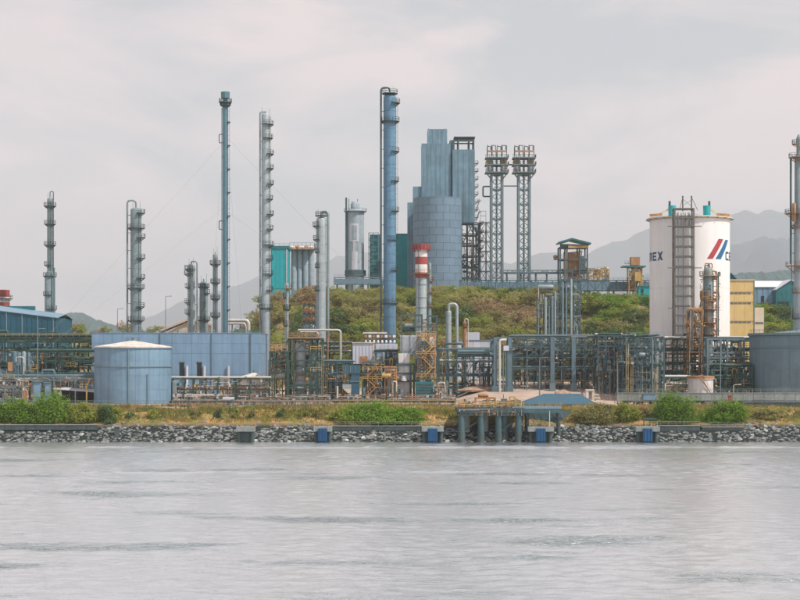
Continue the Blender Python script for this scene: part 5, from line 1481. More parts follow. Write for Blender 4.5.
Y = 456
sr = thing('stair_tower', 'rusty ochre zigzag stair tower right of the white heater', 'stair tower', (X(427, Y), Y + 2, gnd(427, Y)))
frame(sr, [X(419.4, Y), X(427, Y), X(435.2, Y)], [Y, Y + 4], [gnd(427, Y)] + [Z(p, Y) for p in (378.4, 367, 356, 346, 336.4)], RUSTY, .3, .3)
stairs_zig(sr, X(422, Y), X(432.5, Y), Y - 1.2, Z(378.4, Y), Z(336.4, Y), 4, OCHRE)
for p in (378.4, 356, 336.4): MB().rail([(X(416, Y), Y - 1.5, Z(p, Y)), (X(436, Y), Y - 1.5, Z(p, Y))], 1.2, 1.2, .13).build('railing', OCHRE, sr)
block(sr, 'deck', 415, 436, 378.6, 379.8, Y - 1.6, 7, DARKST)
for a, b_, ya, yb, m_ in ((429.5, 433.6, 337, 352, WHITEP), (421.4, 426, 350, 364, RUSTY), (428, 432, 362, 374, CREAM)): block(sr, 'duct', a, b_, ya, yb, Y + 1.2, 2, m_)
clutter(sr, X(417, Y), X(435, Y), Y - .6, Y + 4, Z(377, Y), Z(337, Y), 34, [RUSTY, OCHRE, SILVER2, CREAM, TEALST], 73)
finework(sr, X(416, Y), X(436, Y), Y - .6, Y + 4, Z(378, Y), Z(333, Y), 60, [RUSTY, OCHRE, DARKST, CREAM], 900)
Y = 450
db = thing('equipment_plinth', 'dark low equipment block with louvres under the ochre stair tower', 'machinery', (X(424, Y), Y + 2, gnd(424, Y)))
block(db, 'body', 415.6, 433.4, 382, 0, Y, 5, TEALDK, gnd(424, Y))
for k in range(5): block(db, 'louvre', 416.4, 432.8, 383.4 + k * 2.8, 384.6 + k * 2.8, Y - .12, .12, DARKST)
MB().rail([(X(433.6, Y), Y - .5, Z(392, Y)), (X(446, Y), Y - .5, Z(392, Y))], 1.6, 1.6, .12).build('railing', PIPEW, db)
clutter(db, X(432, Y), X(447, Y), Y - .5, Y + 3, gnd(424, Y), Z(380, Y), 16, [PIPEW, GREYST, WHITEP, RUSTY], 74)

Y = 448
td = thing('steel_duct', 'teal-blue T-shaped steel duct on a white base in the central plant', 'duct', (X(355, Y), Y, gnd(355, Y)))
block(td, 'cross_duct', 343.4, 360.2, 365.4, 373.4, Y, 3, PAVRF); block(td, 'down_duct', 351.2, 359.4, 373.5, 396.6, Y + .2, 2.6, PAVRF)
block(td, 'base', 352.2, 358.6, 396.7, 404, Y + .1, 2.8, WHITEP); block(td, 'flange', 350.6, 360, 381, 381.9, Y, 3, GREYST)
for k in range(3): block(td, 'stiffener', 345 + k * 5, 345.6 + k * 5, 365.6, 373.2, Y - .12, .1, GREYST)
Y = 440
wk = thing('weighbridge_hut', 'small white hut on a stalk with a tapering skirt near the fence', 'hut', (X(347, Y), Y, gnd(347, Y)))
block(wk, 'cabin', 342.6, 351, 384.4, 388.6, Y, 2, SILVER)
MB().prism([(X(343, Y), Z(388.7, Y)), (X(350.8, Y), Z(388.7, Y)), (X(350.8, Y), Z(393, Y)), (X(347.6, Y), Z(393, Y))], Y, Y + 1.8).build('skirt', CREAM, wk)
block(wk, 'stalk', 348, 350.8, 393.1, 405.5, Y + .3, 1, LAVEND)
rod('lamp_column', CREAM, wk, (X(337.4, Y), Y, gnd(337, Y)), (X(337.4, Y), Y, Z(386, Y)), .22)
Y = 452
zr_ = thing('stair_tower', 'small rusty zigzag stair tower beside the teal-blue duct', 'stair tower', (X(373, Y), Y, gnd(373, Y)))
frame(zr_, [X(364, Y), X(372, Y), X(381, Y)], [Y, Y + 4], [gnd(373, Y)] + [Z(p, Y) for p in (391, 381, 371.4, 362)], TEALST, .28, .28, [(0, 3, '/')])
stairs_zig(zr_, X(366, Y), X(376, Y), Y - 1.2, Z(397, Y), Z(368, Y), 3, RUSTY)
for p in (381, 371.4): MB().rail([(X(363, Y), Y - 1.4, Z(p, Y)), (X(382, Y), Y - 1.4, Z(p, Y))], 1.2, 1.2, .12).build('railing', OCHRE, zr_)
clutter(zr_, X(362, Y), X(382, Y), Y - .4, Y + 4, gnd(373, Y), Z(362, Y), 34, [RUSTY, TEALST, PIPEB, SILVER2, OCHRE], 75)
finework(zr_, X(362, Y), X(382, Y), Y - .4, Y + 4, gnd(373, Y), Z(360, Y), 60, [RUSTY, TEALST, CREAM, OCHRE], 900)
rack('crowded teal pipe frame between the green frame and the T-shaped duct', [324, 331, 337, 344, 352], 458, 8, (394, 384, 374, 362.4), TEALST, 5, BP, 171, [(0, 2, 'x'), (2, 3, '/')], w=.3, hang=70)
rack('crowded teal pipe frame between the duct and the white heater', [376, 383, 390, 397], 464, 7, (393, 383, 372, 361, 352), TEALST, 5, BP + [RUSTY, OCHRE], 181, [(1, 3, 'x'), (0, 2, '/')], w=.3, hang=64)
rack('rusty pipe frame hung with ochre walkways left of the white heater', [385, 391, 396.4], 452, 4, (395, 387, 378, 369), RUSTY, 3, [RUSTY, OCHRE, CREAM, TEALST], 191, w=.28, hang=32)

# ---- right of centre
Y = 525
lb = thing('lavender_building', 'long lavender-grey building behind the blue pipe frame right of centre', 'building', (X(478, Y), Y + 6, gnd(478, Y)))
block(lb, 'wall', 457, 497.4, 340.6, 0, Y, 14, LAVEND, gnd(478, Y))
block(lb, 'roof_box', 466.6, 479.6, 332.2, 340.4, Y + .5, 6, LAVEND)
block(lb, 'roof', 456.6, 497.8, 339.8, 340.5, Y - .3, 5, SHEDRF)
for k in range(5):
    for j in range(2): block(lb, 'wall_panel', 457.4 + k * 8, 465 + k * 8, 341.6 + j * 17, 357.8 + j * 17, Y - .1, .1, LAVEND)
block(lb, 'gutter', 457, 497.4, 358.2, 359.2, Y - .3, .3, SHEDRF)
rack('teal pipe frame with a latticed girder before the lavender building', [439, 448, 456.6, 465.4, 474, 484, 493.6], 476, 6, (388, 376, 362, 350), TEALST, 4, BP, 201, [(3, 2, '/'), (4, 2, '/'), (5, 2, '/'), (2, 2, '\\')], w=.36, hang=30)
Y = 466
bp_ = thing('blue_pipe_portal', 'blue-grey portal of thick posts and pipes right of the lavender building', 'pipe rack', (X(502, Y), Y, gnd(502, Y)))
frame(bp_, [X(495.4, Y), X(509.8, Y)], [Y, Y + 7], [gnd(502, Y)] + [Z(p, Y) for p in (382, 370, 357, 338)], PIPEB, .95, .5)
for px, t_, w_ in ((499.4, 340, .7), (503, 346, .35), (505.4, 348, .35), (507.4, 350, .3)):
    pipe('pipe', PIPEB if w_ < .5 else PIPEW, bp_, [(X(px, Y), Y - .7, gnd(500, Y)), (X(px, Y), Y - .7, Z(t_, Y)), (X(px + 7, Y), Y - .7, Z(t_, Y))], w_ * .55, .8)
pipe('pipe', PIPEB, bp_, [(X(458, Y), Y + 2, Z(351.4, Y)), (X(492, Y), Y + 2, Z(351.4, Y)), (X(492, Y), Y + 2, Z(340, Y)), (X(512, Y), Y + 2, Z(339, Y))], .45, 1)
pipe('pipe', TEALST, bp_, [(X(458, Y), Y + 3, Z(355, Y)), (X(494, Y), Y + 3, Z(355, Y))], .5, 1)
bx('footing', PIPEB, bp_, (X(495.4, Y), Y, (gnd(502, Y) + Z(386, Y)) / 2), (2.0, 1.6, Z(386, Y) - gnd(502, Y)))
bx('footing', PIPEB, bp_, (X(509.8, Y), Y, (gnd(502, Y) + Z(386, Y)) / 2), (1.8, 1.6, Z(386, Y) - gnd(502, Y)))
block(bp_, 'panel_box', 503.5, 509, 346, 350.6, Y - 1, 1, LAVEND)

q = rack('wide teal pipe bridge of two deep girders across the dirt yard', [512, 527, 541, 552.4, 563, 573.6, 585, 597], 470, 8, (368.6, 357.4, 346.8, 337.4), TEALST, 7, BP + [GREYST], 211, [(k, j, 'x' if (k + j) % 2 else '/') for k in range(7) for j in (2, 3)], w=.4, r=(.12, .4), hang=26)
for px in (552.4, 573.6):
    bx('main_pier', PIPEB, q, (X(px, 468), 468, (gnd(px, 468) + Z(337, 468)) / 2), (1.1, 1.0, Z(337, 468) - gnd(px, 468)))
    bx('pier_base', GREYST, q, (X(px, 468), 467.8, (gnd(px, 468) + Z(383, 468)) / 2), (1.6, 1.7, Z(383, 468) - gnd(px, 468)))
block(q, 'cable_tray', 518, 545, 341, 343.6, 474, 1.4, CREAM)
rack('dark green pipe rack behind the wide teal bridge', [514, 526, 538, 550, 562, 574, 586, 600, 612], 497, 10, (380, 371, 362, 352), GREENST, 6, [PIPEG, GREENST, PIPEG, TEALST, PIPEW], 221, [(1, 2, 'x'), (4, 1, 'x'), (6, 2, '/')], w=.4, hang=80)
rack('teal pipe rack bay linking the wide bridge to the tall row of posts', [598, 606, 614, 622], 462, 8, (372, 358, 346, 335.6), TEALST, 6, BP, 231, [(0, 3, 'x'), (1, 2, '/'), (2, 3, '/')], w=.36, hang=34)
# tall row of closely set posts running inland
Y = 446
dr = thing('deep_pipe_rack', 'tall pipe rack of closely set posts running inland right of centre', 'pipe rack', (X(640, Y), Y, gnd(640, Y)))
zs = [gnd(640, Y), Z(384, Y), Z(366, Y), Z(350, Y), Z(337.4, Y)]
xs = [X(626, Y), X(637, Y), X(651.6, Y), X(664, Y)]
frame(dr, xs, [Y + k * 7 for k in range(10)], zs, TEALST, .36, .34, [(0, 1, '/'), (1, 2, 'x'), (2, 3, '/')])
g = random.Random(17)
for k in range(18):
    x = g.uniform(xs[0] + .5, xs[-1] - .5); z = g.choice(zs[2:]) + .35; rr = g.uniform(.12, .35)
    rod('pipe', g.choice(BP), dr, (x, Y - 1, z + rr), (x, Y + 64, z + rr), rr)
clutter(dr, xs[0], xs[-1], Y - .5, Y + 40, zs[0], zs[-1], 80, [TEALST, PIPEB, GREYST, PIPEG, GREYST], 77)
finework(dr, xs[0], xs[-1], Y - .4, Y + 60, zs[0], zs[-1], 150, [TEALST, GREYST, PIPEW, TEALST], 900)
for z in zs[1:]: rails_x(dr, xs[0], xs[-1], Y - .4, z + .2, GREYST)
rack('dark pipe rack with pale pipes before the white silo', [665, 677, 689, 700, 708.4, 720, 732, 744, 756], 480, 8, (385, 374, 364.6, 351, 339), GREENST, 6, [PIPEG, TEALST, PIPEG, PIPEW, GREENST], 241, [(1, 4, '/'), (5, 3, 'x')], w=.38, r=(.12, .42), hang=60)
Y = 470
lp = rack('light blue-grey pipe frame between the white silo and the slate tank', [707.6, 720.8, 727.4, 744], Y, 5, (370, 358, 339), GREYST, 3, BP, 251, [(0, 2, '/')], w=.5, hang=10)
rack('low rack of thick dark green pipes right of the stained white tank', [714, 726, 738, 752], 458, 5, (390, 378, 367), GREENST, 6, [PIPEG, PIPEG, GREENST], 261, w=.32, r=(.25, .5), hang=12)
rack('low pipe rack with white pipes left of the stained white tank', [665, 674, 683, 690], 459, 5, (393, 385, 378), GREENST, 4, [PIPEW, PIPEG, WHITEP], 271, w=.3, r=(.15, .35), hang=12)
Y = 456
yy = thing('pipe_manifold', 'pale tangle of manifold pipes on the yard left of the stained white tank', 'pipework', (X(676, Y), Y, gnd(676, Y)))
clutter(yy, X(663, Y), X(686, Y), Y - 1, Y + 2, gnd(676, Y), Z(383, Y), 18, [PIPEW, WHITEP, CREAM, RUSTY], 78)
# truck-like bowser and drums on the dirt
Y = 472
tk = thing('mobile_bowser', 'pair of white tanks on a dark trailer parked under the wide bridge', 'trailer', (X(553, Y), Y, gnd(553, Y)))
drum(tk, (X(550, Y), Y, gnd(553, Y) + 1.9), .7, 2.0, WHITEP); drum(tk, (X(559, Y), Y, gnd(553, Y) + 1.8), .6, 1.6, WHITEP)
bx('chassis', DARKST, tk, (X(554.5, Y), Y, gnd(553, Y) + .95), (4.8, 1.5, .3))
for px in (547.6, 555, 561): MB().cyl((X(px, Y), Y - .9, gnd(553, Y) + .5), (X(px, Y), Y + .9, gnd(553, Y) + .5), .5, None, 14).build('wheel', DARK, tk, 40)

# ================================================================== the shore
# rock revetment: the largest rocks single, the rest as one mass
def rock_mesh(seed):
    g = random.Random(seed)
    t_ = (1 + 5 ** .5) / 2
    vs = [(-1, t_, 0), (1, t_, 0), (-1, -t_, 0), (1, -t_, 0), (0, -1, t_), (0, 1, t_), (0, -1, -t_), (0, 1, -t_), (t_, 0, -1), (t_, 0, 1), (-t_, 0, -1), (-t_, 0, 1)]
    fs = [(0, 11, 5), (0, 5, 1), (0, 1, 7), (0, 7, 10), (0, 10, 11), (1, 5, 9), (5, 11, 4), (11, 10, 2), (10, 7, 6), (7, 1, 8), (3, 9, 4), (3, 4, 2), (3, 2, 6), (3, 6, 8), (3, 8, 9), (4, 9, 5), (2, 4, 11), (6, 2, 10), (8, 6, 7), (9, 8, 1)]
    out = []
    for v in vs:
        k = g.uniform(.75, 1.2) / 1.9
        out.append((v[0] * k * g.uniform(.9, 1.2), v[1] * k, v[2] * k * g.uniform(.6, .95)))
    return out, fs
rocks = [rock_mesh(k) for k in range(9)]
rev = thing('rock_revetment', None, None, (0, 400, 0)); tag(rev, kind='structure')
rmes = []
for vs, fs in rocks:
    me = bpy.data.meshes.new('rock'); me.from_pydata(vs, [], fs); me.materials.append(ROCKM); rmes.append(me)
g = random.Random(5)
spots = []
for row in range(14):
    y = 395.3 + row * .57
    x = -112.0
    while x < 112:
        x += g.uniform(.45, 1.1)
        qx = 400 + x * FPX / 399.0
        if y > 399.9 and (qx < 97 or 329 < qx < 428 or 653 < qx < 744): continue
        spots.append((x, y + g.uniform(-.35, .35), g.uniform(.3, .66) * (1.35 if g.random() < .12 else 1)))
for _ in range(420):
    qx = g.uniform(-8, 808); y = 403 + 6 * g.random() ** 1.8
    if not (qx < 97 or 335 < qx < 428 or 653 < qx < 744): spots.append((X(qx, y), y, g.uniform(.25, .6)))
spots.sort(key=lambda s_: -s_[2])
mbig = MB()
def slope_z(y): return G(0, y) - .15 if y > 402.5 else 0.1 + (y - 396) * 3.7 / 8
for k, (x, y, s_) in enumerate(spots):
    z = slope_z(y) + g.uniform(-.3, .15)
    e = (g.uniform(-.5, .5), g.uniform(-.5, .5), g.uniform(0, 6.28))
    if k < 280:
        o = piece('rock', rmes[k % 9], rev, (x, y, z), (s_ * g.uniform(.8, 1.35), s_, s_ * g.uniform(.75, 1)))
        o.rotation_euler = e
    else:
        vs, fs = rocks[k % 9]
        i = len(mbig.v); c_, n_ = math.cos(e[2]), math.sin(e[2])
        for vx, vy, vz in vs:
            mbig.v.append((x + s_ * 1.1 * (vx * c_ - vy * n_), y + s_ * (vx * n_ + vy * c_), z + s_ * .85 * vz))
        mbig.f += [tuple(i + q for q in f) for f in fs]
rest = mbig.build('small_rocks', mat('grey revetment rock small', (0.15, 0.165, 0.16), 0.85, 0.0, 0.8, 0.0, 0.0, 0.8, 0.5, 2.5, 0.0), rev)
tag(rest, kind='stuff')

# concrete kerb walls with rails along the shore
def shore_wall(label, a, b_, top, bot, Y, m, posts=True, name='seawall'):
    w = thing(name, label, 'wall', (X((a + b_) / 2, Y), Y, Z(bot, Y)))
    n = max(2, int((b_ - a) / 10))
    for k in range(n):
        p0, p1 = a + (b_ - a) * k / n, a + (b_ - a) * (k + 1) / n
        block(w, 'wall_panel', p0 + .12, p1 - .12, top, bot, Y, .8, m)
    block(w, 'coping', a, b_, top - .7, top - .05, Y - .1, 1.1, CONC)
    if posts: MB().rail([(X(a, Y), Y + .3, Z(top - .7, Y)), (X(b_, Y), Y + .3, Z(top - .7, Y))], .9, 1.9, .07).build('railing', CONC, w)
    return w
shore_wall('long pale-capped seawall below the bushes at the left edge', -6, 97, 425.2, 430, 400.2, CONCD, False)
shore_wall('seawall with a low rail below the wide central bush', 329, 428, 426.4, 432.4, 400.6, CONCD)
shore_wall('seawall with a low rail below the two round bushes', 653, 700, 426, 432.6, 400.4, CONCD)
shore_wall('plain seawall stretch below the right round bush', 702, 744, 427.5, 433.4, 400.8, CONCD)
# mooring dolphins with blue fenders
def dolphin(label, px, half, fend):
    Y = 393.4
    d = thing('mooring_dolphin', label, 'mooring dolphin', (X(px, Y), Y, -1.5), 'mooring dolphins along the shore')
    block(d, 'concrete_cap', px - half, px + half, 426.8, 431.6, Y, 4.2, CONC)
    for k in (-.75, .75): rod('pile', CONCD, d, (X(px + half * k, Y), Y + 1.4, -1.6), (X(px + half * k, Y), Y + 1.4, Z(431.5, Y)), .5)
    block(d, 'back_wall', px - half * .7, px + half * .7, 431.7, 442, Y + 1.6, .6, CONCD)
    if fend:
        f_ = block(d, 'fender_panel', px - 4.6, px + 4.6, 428.6, 441.4, Y - .55, .5, FENDER)
        for k in (-3, 0, 3): block(d, 'fender_rib', px + k - .25, px + k + .25, 429, 441, Y - .66, .1, FENDER)
    for k in (-.6, .6): MB().lathe(X(px + half * k, Y), Y + 2, [(.25, Z(426.8, Y)), (.2, Z(425.4, Y)), (.34, Z(425, Y)), (.05, Z(424.6, Y))], 8).build('bollard', RUSTY, d, 40)
    MB().rail([(X(px - half, Y), Y + 3.8, Z(426.8, Y)), (X(px + half, Y), Y + 3.8, Z(426.8, Y))], 1.0, 1.5, .08).build('railing', OCHRE, d)
    return d
dolphin('blue-fendered mooring dolphin left of the wide central bush', 322.6, 9, True)
dolphin('blue-fendered mooring dolphin right of the wide central bush', 432.8, 11, True)
dolphin('blue-fendered mooring dolphin under the jetty conveyor', 541, 13, True)
dolphin('blue-fendered mooring dolphin below the round bushes on the right', 648, 12, True)
dolphin('dark concrete dolphin without a fender left of centre', 245, 9, False)
Y = 397
op_ = thing('outfall_pillar', 'lone dark outfall pillar in the rocks below the left tank', 'pillar', (X(116.4, Y), Y, -1))
block(op_, 'pillar', 114.4, 118.6, 427, 446, Y, 1.4, CONCD); block(op_, 'cap', 113.4, 119.6, 425.6, 426.9, Y - .2, 1.8, CONC)
Y = 399
fp = thing('float_platform', 'small green-topped platform beside the right mooring dolphin', 'platform', (X(650, Y), Y, 2))
block(fp, 'deck', 643, 657, 418.4, 420, Y, 3, GREENST)
for px in (644, 650, 656): rod('leg', DARKST, fp, (X(px, Y), Y + .4, .5), (X(px, Y), Y + .4, Z(420, Y)), .13)

# jetty
Y = 394
jt = thing('jetty', 'weathered loading jetty on concrete piles right of centre', 'jetty', (X(497, Y), Y + 5, -2))
DK = Z(408.6, Y)
for k in range(6):
    p0, p1 = 457 + k * 11.2, 457 + (k + 1) * 11.2
    block(jt, 'deck_slab', p0 + .1, p1 - .1, 408, 412.6, Y, 14, CONCD)
    block(jt, 'edge_beam', p0 + .1, p1 - .1, 412.7, 415.6, Y + .2, .8, CONCD)
for px, w_, dy in ((461.5, .75, 1), (467, .7, 5), (481, .75, 1), (485.5, .7, 5), (498.5, .75, 1), (503.5, 1.0, 3), (505.5, .9, 7), (518.4, .75, 1), (521, .6, 6)):
    rod('pile', TEALST if w_ > .7 else CONC, jt, (X(px, Y + dy), Y + dy, 1.6), (X(px, Y + dy), Y + dy, Z(415, Y)), w_)
    rod('tide_sleeve', CONCD, jt, (X(px, Y + dy), Y + dy, -2), (X(px, Y + dy), Y + dy, 1.65 + (px % 3) * .25), w_ + .1)
for a, b_ in ((461.5, 481), (498.5, 518.4)): bar('pile_tie', CONCD, jt, (X(a, Y), Y + 1.6, 2.2), (X(b_, Y), Y + 1.6, 5.2), .35)
MB().rail([(X(457, Y), Y + .3, DK + .3), (X(524, Y), Y + .3, DK + .3)], 1.1, 1.7, .09).build('railing', OCHRE, jt)
frame(jt, [X(476.4, Y), X(488, Y), X(495.8, Y)], [Y + 2, Y + 6], [DK, DK + 2.3], RUSTY, .3, .35)
drum(jt, (X(484, Y), Y + 4, DK + 2.9), .45, 2, RUSTY); block(jt, 'hose_crane', 472, 474.4, 401.6, 408, Y + 3, .6, RUSTY)
block(jt, 'control_kiosk', 501.4, 507, 399.6, 408, Y + 3, 1.4, CLADBL); block(jt, 'kiosk_roof', 500.8, 507.6, 398.8, 399.5, Y + 2.8, 1.8, GREYST)
rod('mast', DARKST, jt, (X(504.4, Y), Y + 3.6, Z(398.8, Y)), (X(504.4, Y), Y + 3.6, Z(394.6, Y)), .08)
frame(jt, [X(511, Y), X(516.4, Y)], [Y + 3, Y + 5], [DK, DK + 2.6], OCHRE, .18, .18)
MB().prism([(X(458, Y), DK + .2), (X(470, Y), DK + .2), (X(469, Y), DK + .9), (X(459, Y), DK + .9)], Y + 4, Y + 8).build('hose_tray', RUSTY, jt)
finework(jt, X(458, Y), X(523, Y), Y + .4, Y + 9, DK + .2, DK + 1.8, 50, [RUSTY, DARKST, OCHRE, CREAM], 77)
finework(jt, X(458, Y), X(523, Y), Y - .1, Y + .1, Z(415.5, Y), Z(409, Y), 16, [CONC, RUSTY], 78)
# sloping conveyor bridge to the shore
cb = thing('jetty_conveyor', 'enclosed grey conveyor bridge with a ribbed roof running off the jetty', 'conveyor', (X(550, Y), Y + 3, 3))
xa, xb = X(512, Y), X(562, Y)
bx('roof', SHEDRF, cb, ((xa + xb) / 2, Y + 2, Z(407.8, Y)), (xb - xa, 3.4, .45))
for k in range(16): bx('roof_rib', SILVER2, cb, (xa + (xb - xa) * (k + .5) / 16, Y + 2, Z(406.7, Y)), (.12, 3.5, .14))
bx('side_girder', TEALST, cb, ((xa + xb) / 2, Y + .5, Z(410.8, Y)), (xb - xa, .3, 1.0))
MB().prism([(X(522, Y), Z(412, Y)), (X(575, Y), Z(412, Y)), (X(560, Y), Z(424, Y)), (X(528, Y), Z(418.6, Y))], Y + 5, Y + 5.4).build('skirt_plate', TEALST, cb)
for k in range(6): bar('hanger', GREYST, cb, (X(525 + k * 7, Y), Y + .9, Z(412, Y)), (X(530 + k * 7, Y), Y + 4.9, Z(419, Y)), .24)
for px in (528, 560): rod('pile', CONCD, cb, (X(px, Y), Y + 4, -2), (X(px, Y), Y + 4, Z(411, Y)), .5)
rod('corner_post', PIPEW, cb, (X(549.6, Y), Y + .2, Z(427, Y)), (X(549.6, Y), Y + .2, Z(411, Y)), .1)

# slate blue pavilion roof on the bank
Y = 421
pv = thing('pump_pavilion', 'slate blue hipped roof of a low pump house behind the jetty', 'building', (X(560, Y), Y + 5, gnd(560, Y)))
xa, xb = X(521, Y), X(598, Y)
ze, zr = Z(404.2, Y), Z(394.6, Y)
mb = MB()
mb.v = [(xa, Y, ze), (xb, Y, ze), (xb, Y + 12, ze), (xa, Y + 12, ze), (X(545, Y), Y + 6, zr), (X(583, Y), Y + 6, zr)]
mb.v += [(a, b_, c_ - .35) for a, b_, c_ in mb.v[:4]]
mb.f = [(0, 1, 5, 4), (1, 2, 5), (2, 3, 4, 5), (3, 0, 4), (0, 6, 7, 1), (1, 7, 8, 2), (2, 8, 9, 3), (3, 9, 6, 0), (9, 8, 7, 6)]
mb.build('roof', PAVRF, pv)
block(pv, 'wall', 527, 592, 405.6, 416, Y + 1.5, 9, SHEDBL)
block(pv, 'opening', 544, 563, 406, 410, Y + 1.4, .1, DARK)  # flat near-black sheet on the wall; the shade inside is its colour
bar('ridge_cap', SHEDRF, pv, (X(545, Y), Y + 6, zr), (X(583, Y), Y + 6, zr), .22)

# boundary walls and fences on the bank edge
def fence(label, a, b_, Y, top, m, step=8.5, mesh=True):
    f_ = thing('chain_link_fence', label, 'fence', (X((a + b_) / 2, Y), Y, gnd((a + b_) / 2, Y)))
    n = int((b_ - a) / step)
    for k in range(n + 1):
        px = a + (b_ - a) * k / n
        rod('post', m, f_, (X(px, Y), Y, gnd(px, Y)), (X(px, Y), Y, Z(top, Y)), .07)
    z0, z1 = gnd((a + b_) / 2, Y), Z(top, Y)
    for z in (z1 - .04, (z0 + z1) / 2): rod('rail', m, f_, (X(a, Y), Y, z), (X(b_, Y), Y, z), .05)
    w = MB(); x = X(a, Y); h = z1 - z0
    while x < X(b_, Y) - h:
        w.bar((x, Y, z0 + .1), (x + h * .9, Y, z1), .012); w.bar((x + h * .9, Y + .02, z0 + .1), (x, Y + .02, z1), .012); x += .3
    w.build('wire_mesh', WIRE, f_)
    return f_
fence('wire fence along the bank under the blue-grey tank', -8, 172, 421, 400.6, GREYST)
fence('wire fence along the bank before the green racks', 173, 330, 421.5, 400.4, GREYST)
fence('wire fence along the bank behind the wide central bush', 331, 455, 421.2, 400.2, OCHRE)
bw = shore_wall('long grey boundary wall behind the round bushes on the right', 617, 806, 393.4, 400.4, 424, CONC, True, 'boundary_wall')
shore_wall('lower dark retaining wall under the slate tank at the right edge', 744, 806, 402.4, 408.4, 419.4, CONCD, False, 'retaining_wall')
q = thing('boundary_panel', 'pale blue-grey panel set in the grey boundary wall', 'panel', (X(648, 423.6), 423.6, gnd(648, 423.6)))
block(q, 'panel', 643.4, 655, 394.6, 400, 423.6, .3, TANKBL); block(q, 'frame', 642.8, 655.6, 394, 394.5, 423.5, .5, GREYST)
q = thing('red_hydrant', 'small red hydrant before the boundary wall near the stained tank', 'hydrant', (X(730, 422), 422, gnd(730, 422)))
block(q, 'body', 728.6, 731.8, 396, 401, 421.8, .7, RED); block(q, 'cap', 728, 732.4, 395, 395.9, 421.7, .9, RED)
q = thing('pallet_stack', 'low ochre stack of pallets on the dirt beside the hydrant', 'pallets', (X(738, 426), 426, gnd(738, 426)))
for k in range(3): block(q, 'pallet', 733.5, 744, 395.4 + k * .9, 396 + k * .9, 428, 2, OCHRE)
# pale boundary kerbs, pipes and spoil on the dirt yard
Y = 440
cr_ = thing('concrete_culvert', 'pale broken culvert block at the end of the dirt yard', 'culvert', (X(589, Y), Y, gnd(589, Y)))
block(cr_, 'wall', 586, 588.6, 390.4, 400, Y, 2, WHITEP); block(cr_, 'wall', 592, 594.6, 391, 400, Y, 2, CREAM); block(cr_, 'lintel', 586, 594.6, 389.4, 391, Y - .1, 2.2, CREAM)
yard_slab = MB()
v_ = [(x_, y_, gz(x_, y_) + .18) for x_, y_ in ((X(461, 426), 426), (X(520, 426), 426), (X(535, 445), 445), (X(489, 445), 445))]
yard_slab.v = v_ + [(a, b_, c_ - .3) for a, b_, c_ in v_]
yard_slab.f = [(0, 1, 2, 3), (0, 4, 5, 1), (1, 5, 6, 2), (2, 6, 7, 3), (3, 7, 4, 0)]
o = yard_slab.build('concrete_pad', mat('dusty pale concrete pad', (.50, .42, .36), .9, 0, .15, 0, 0, .3), None, None, (X(490, 440), 440, 7.5))
tag(o, kind='structure')
g = random.Random(88)
def spoil(label, px, Y, w, h):
    mb = MB(); cx = X(px, Y); z0 = gnd(px, Y); n, m_ = 14, 5
    for j in range(m_ + 1):
        for k in range(n):
            a = 2 * PI * k / n; q = 1 - j / m_
            rr = w * q * (1 + g.uniform(-.18, .18))
            mb.v.append((cx + rr * math.cos(a), Y + rr * .7 * math.sin(a), z0 + h * (1 - q ** 1.6) + g.uniform(-.08, .12)))
    for j in range(m_):
        for k in range(n): mb.f.append((j * n + k, j * n + (k + 1) % n, (j + 1) * n + (k + 1) % n, (j + 1) * n + k))
    tag(mb.build('spoil_heap', mat('loose brown spoil', (.33, .22, .16), .95, 0, .35, 0, 0, .8, .6), None, None, (cx, Y, z0)), label, 'earth heap')
spoil('brown spoil heap on the dirt yard left of the bridge pier', 540, 442, 3.4, 1.8)
spoil('brown spoil heap on the dirt yard between the bridge piers', 563, 446, 4.6, 3.2)
spoil('low rubble heap beside the lavender building', 476, 470, 6, 1.6)

# light poles
def lamp(label, px, Y, top, m=GREYST, arm=1):
    x, z0, z1 = X(px, Y), gnd(px, Y), Z(top, Y)
    l = thing('light_pole', label, 'light pole', (x, Y, z0), 'light poles on the plant')
    MB().cyl((x, Y, z0), (x, Y, z1), .16, .09, 8).build('pole', m, l, 40)
    pipe('arm', m, l, [(x, Y, z1 - .5), (x, Y, z1), (x + 1.4 * arm, Y, z1 + .15)], .07, .4)
    bx('lamp_head', m, l, (x + 1.6 * arm, Y, z1 + .12), (.8, .3, .18))
    bx('base_plate', CONC, l, (x, Y, z0 + .15), (.6, .6, .3))
for a in (('light pole before the long left pipe rack', 37.6, 450, 329, GREYST, 1), ('tall light pole left of the thick column behind the hall', 117.5, 560, 309, GREYST, 1),
          ('light pole between the thick column and the short columns', 165.6, 556, 296.5, GREYST, 1), ('light pole at the far left yard skid', 18, 448, 352, GREYST, -1),
          ('light pole at the right end of the deep pipe rack', 652.6, 440, 338, GREYST, -1), ('light pole before the low rack right of the stained tank', 720.4, 446, 353, GREYST, -1),
          ('light pole standing on the dirt yard left of the bridge pier', 539.6, 448, 358, GREYST, 1), ('light pole over the stained white tank', 689.4, 462, 364, GREYST, 1),
          ('short pale light pole in front of the slate tank', 733.6, 438, 385, CREAM, 1), ('light pole on the yard before the deep pipe rack', 617.6, 438, 362, GREYST, 1)):
    lamp(*a)

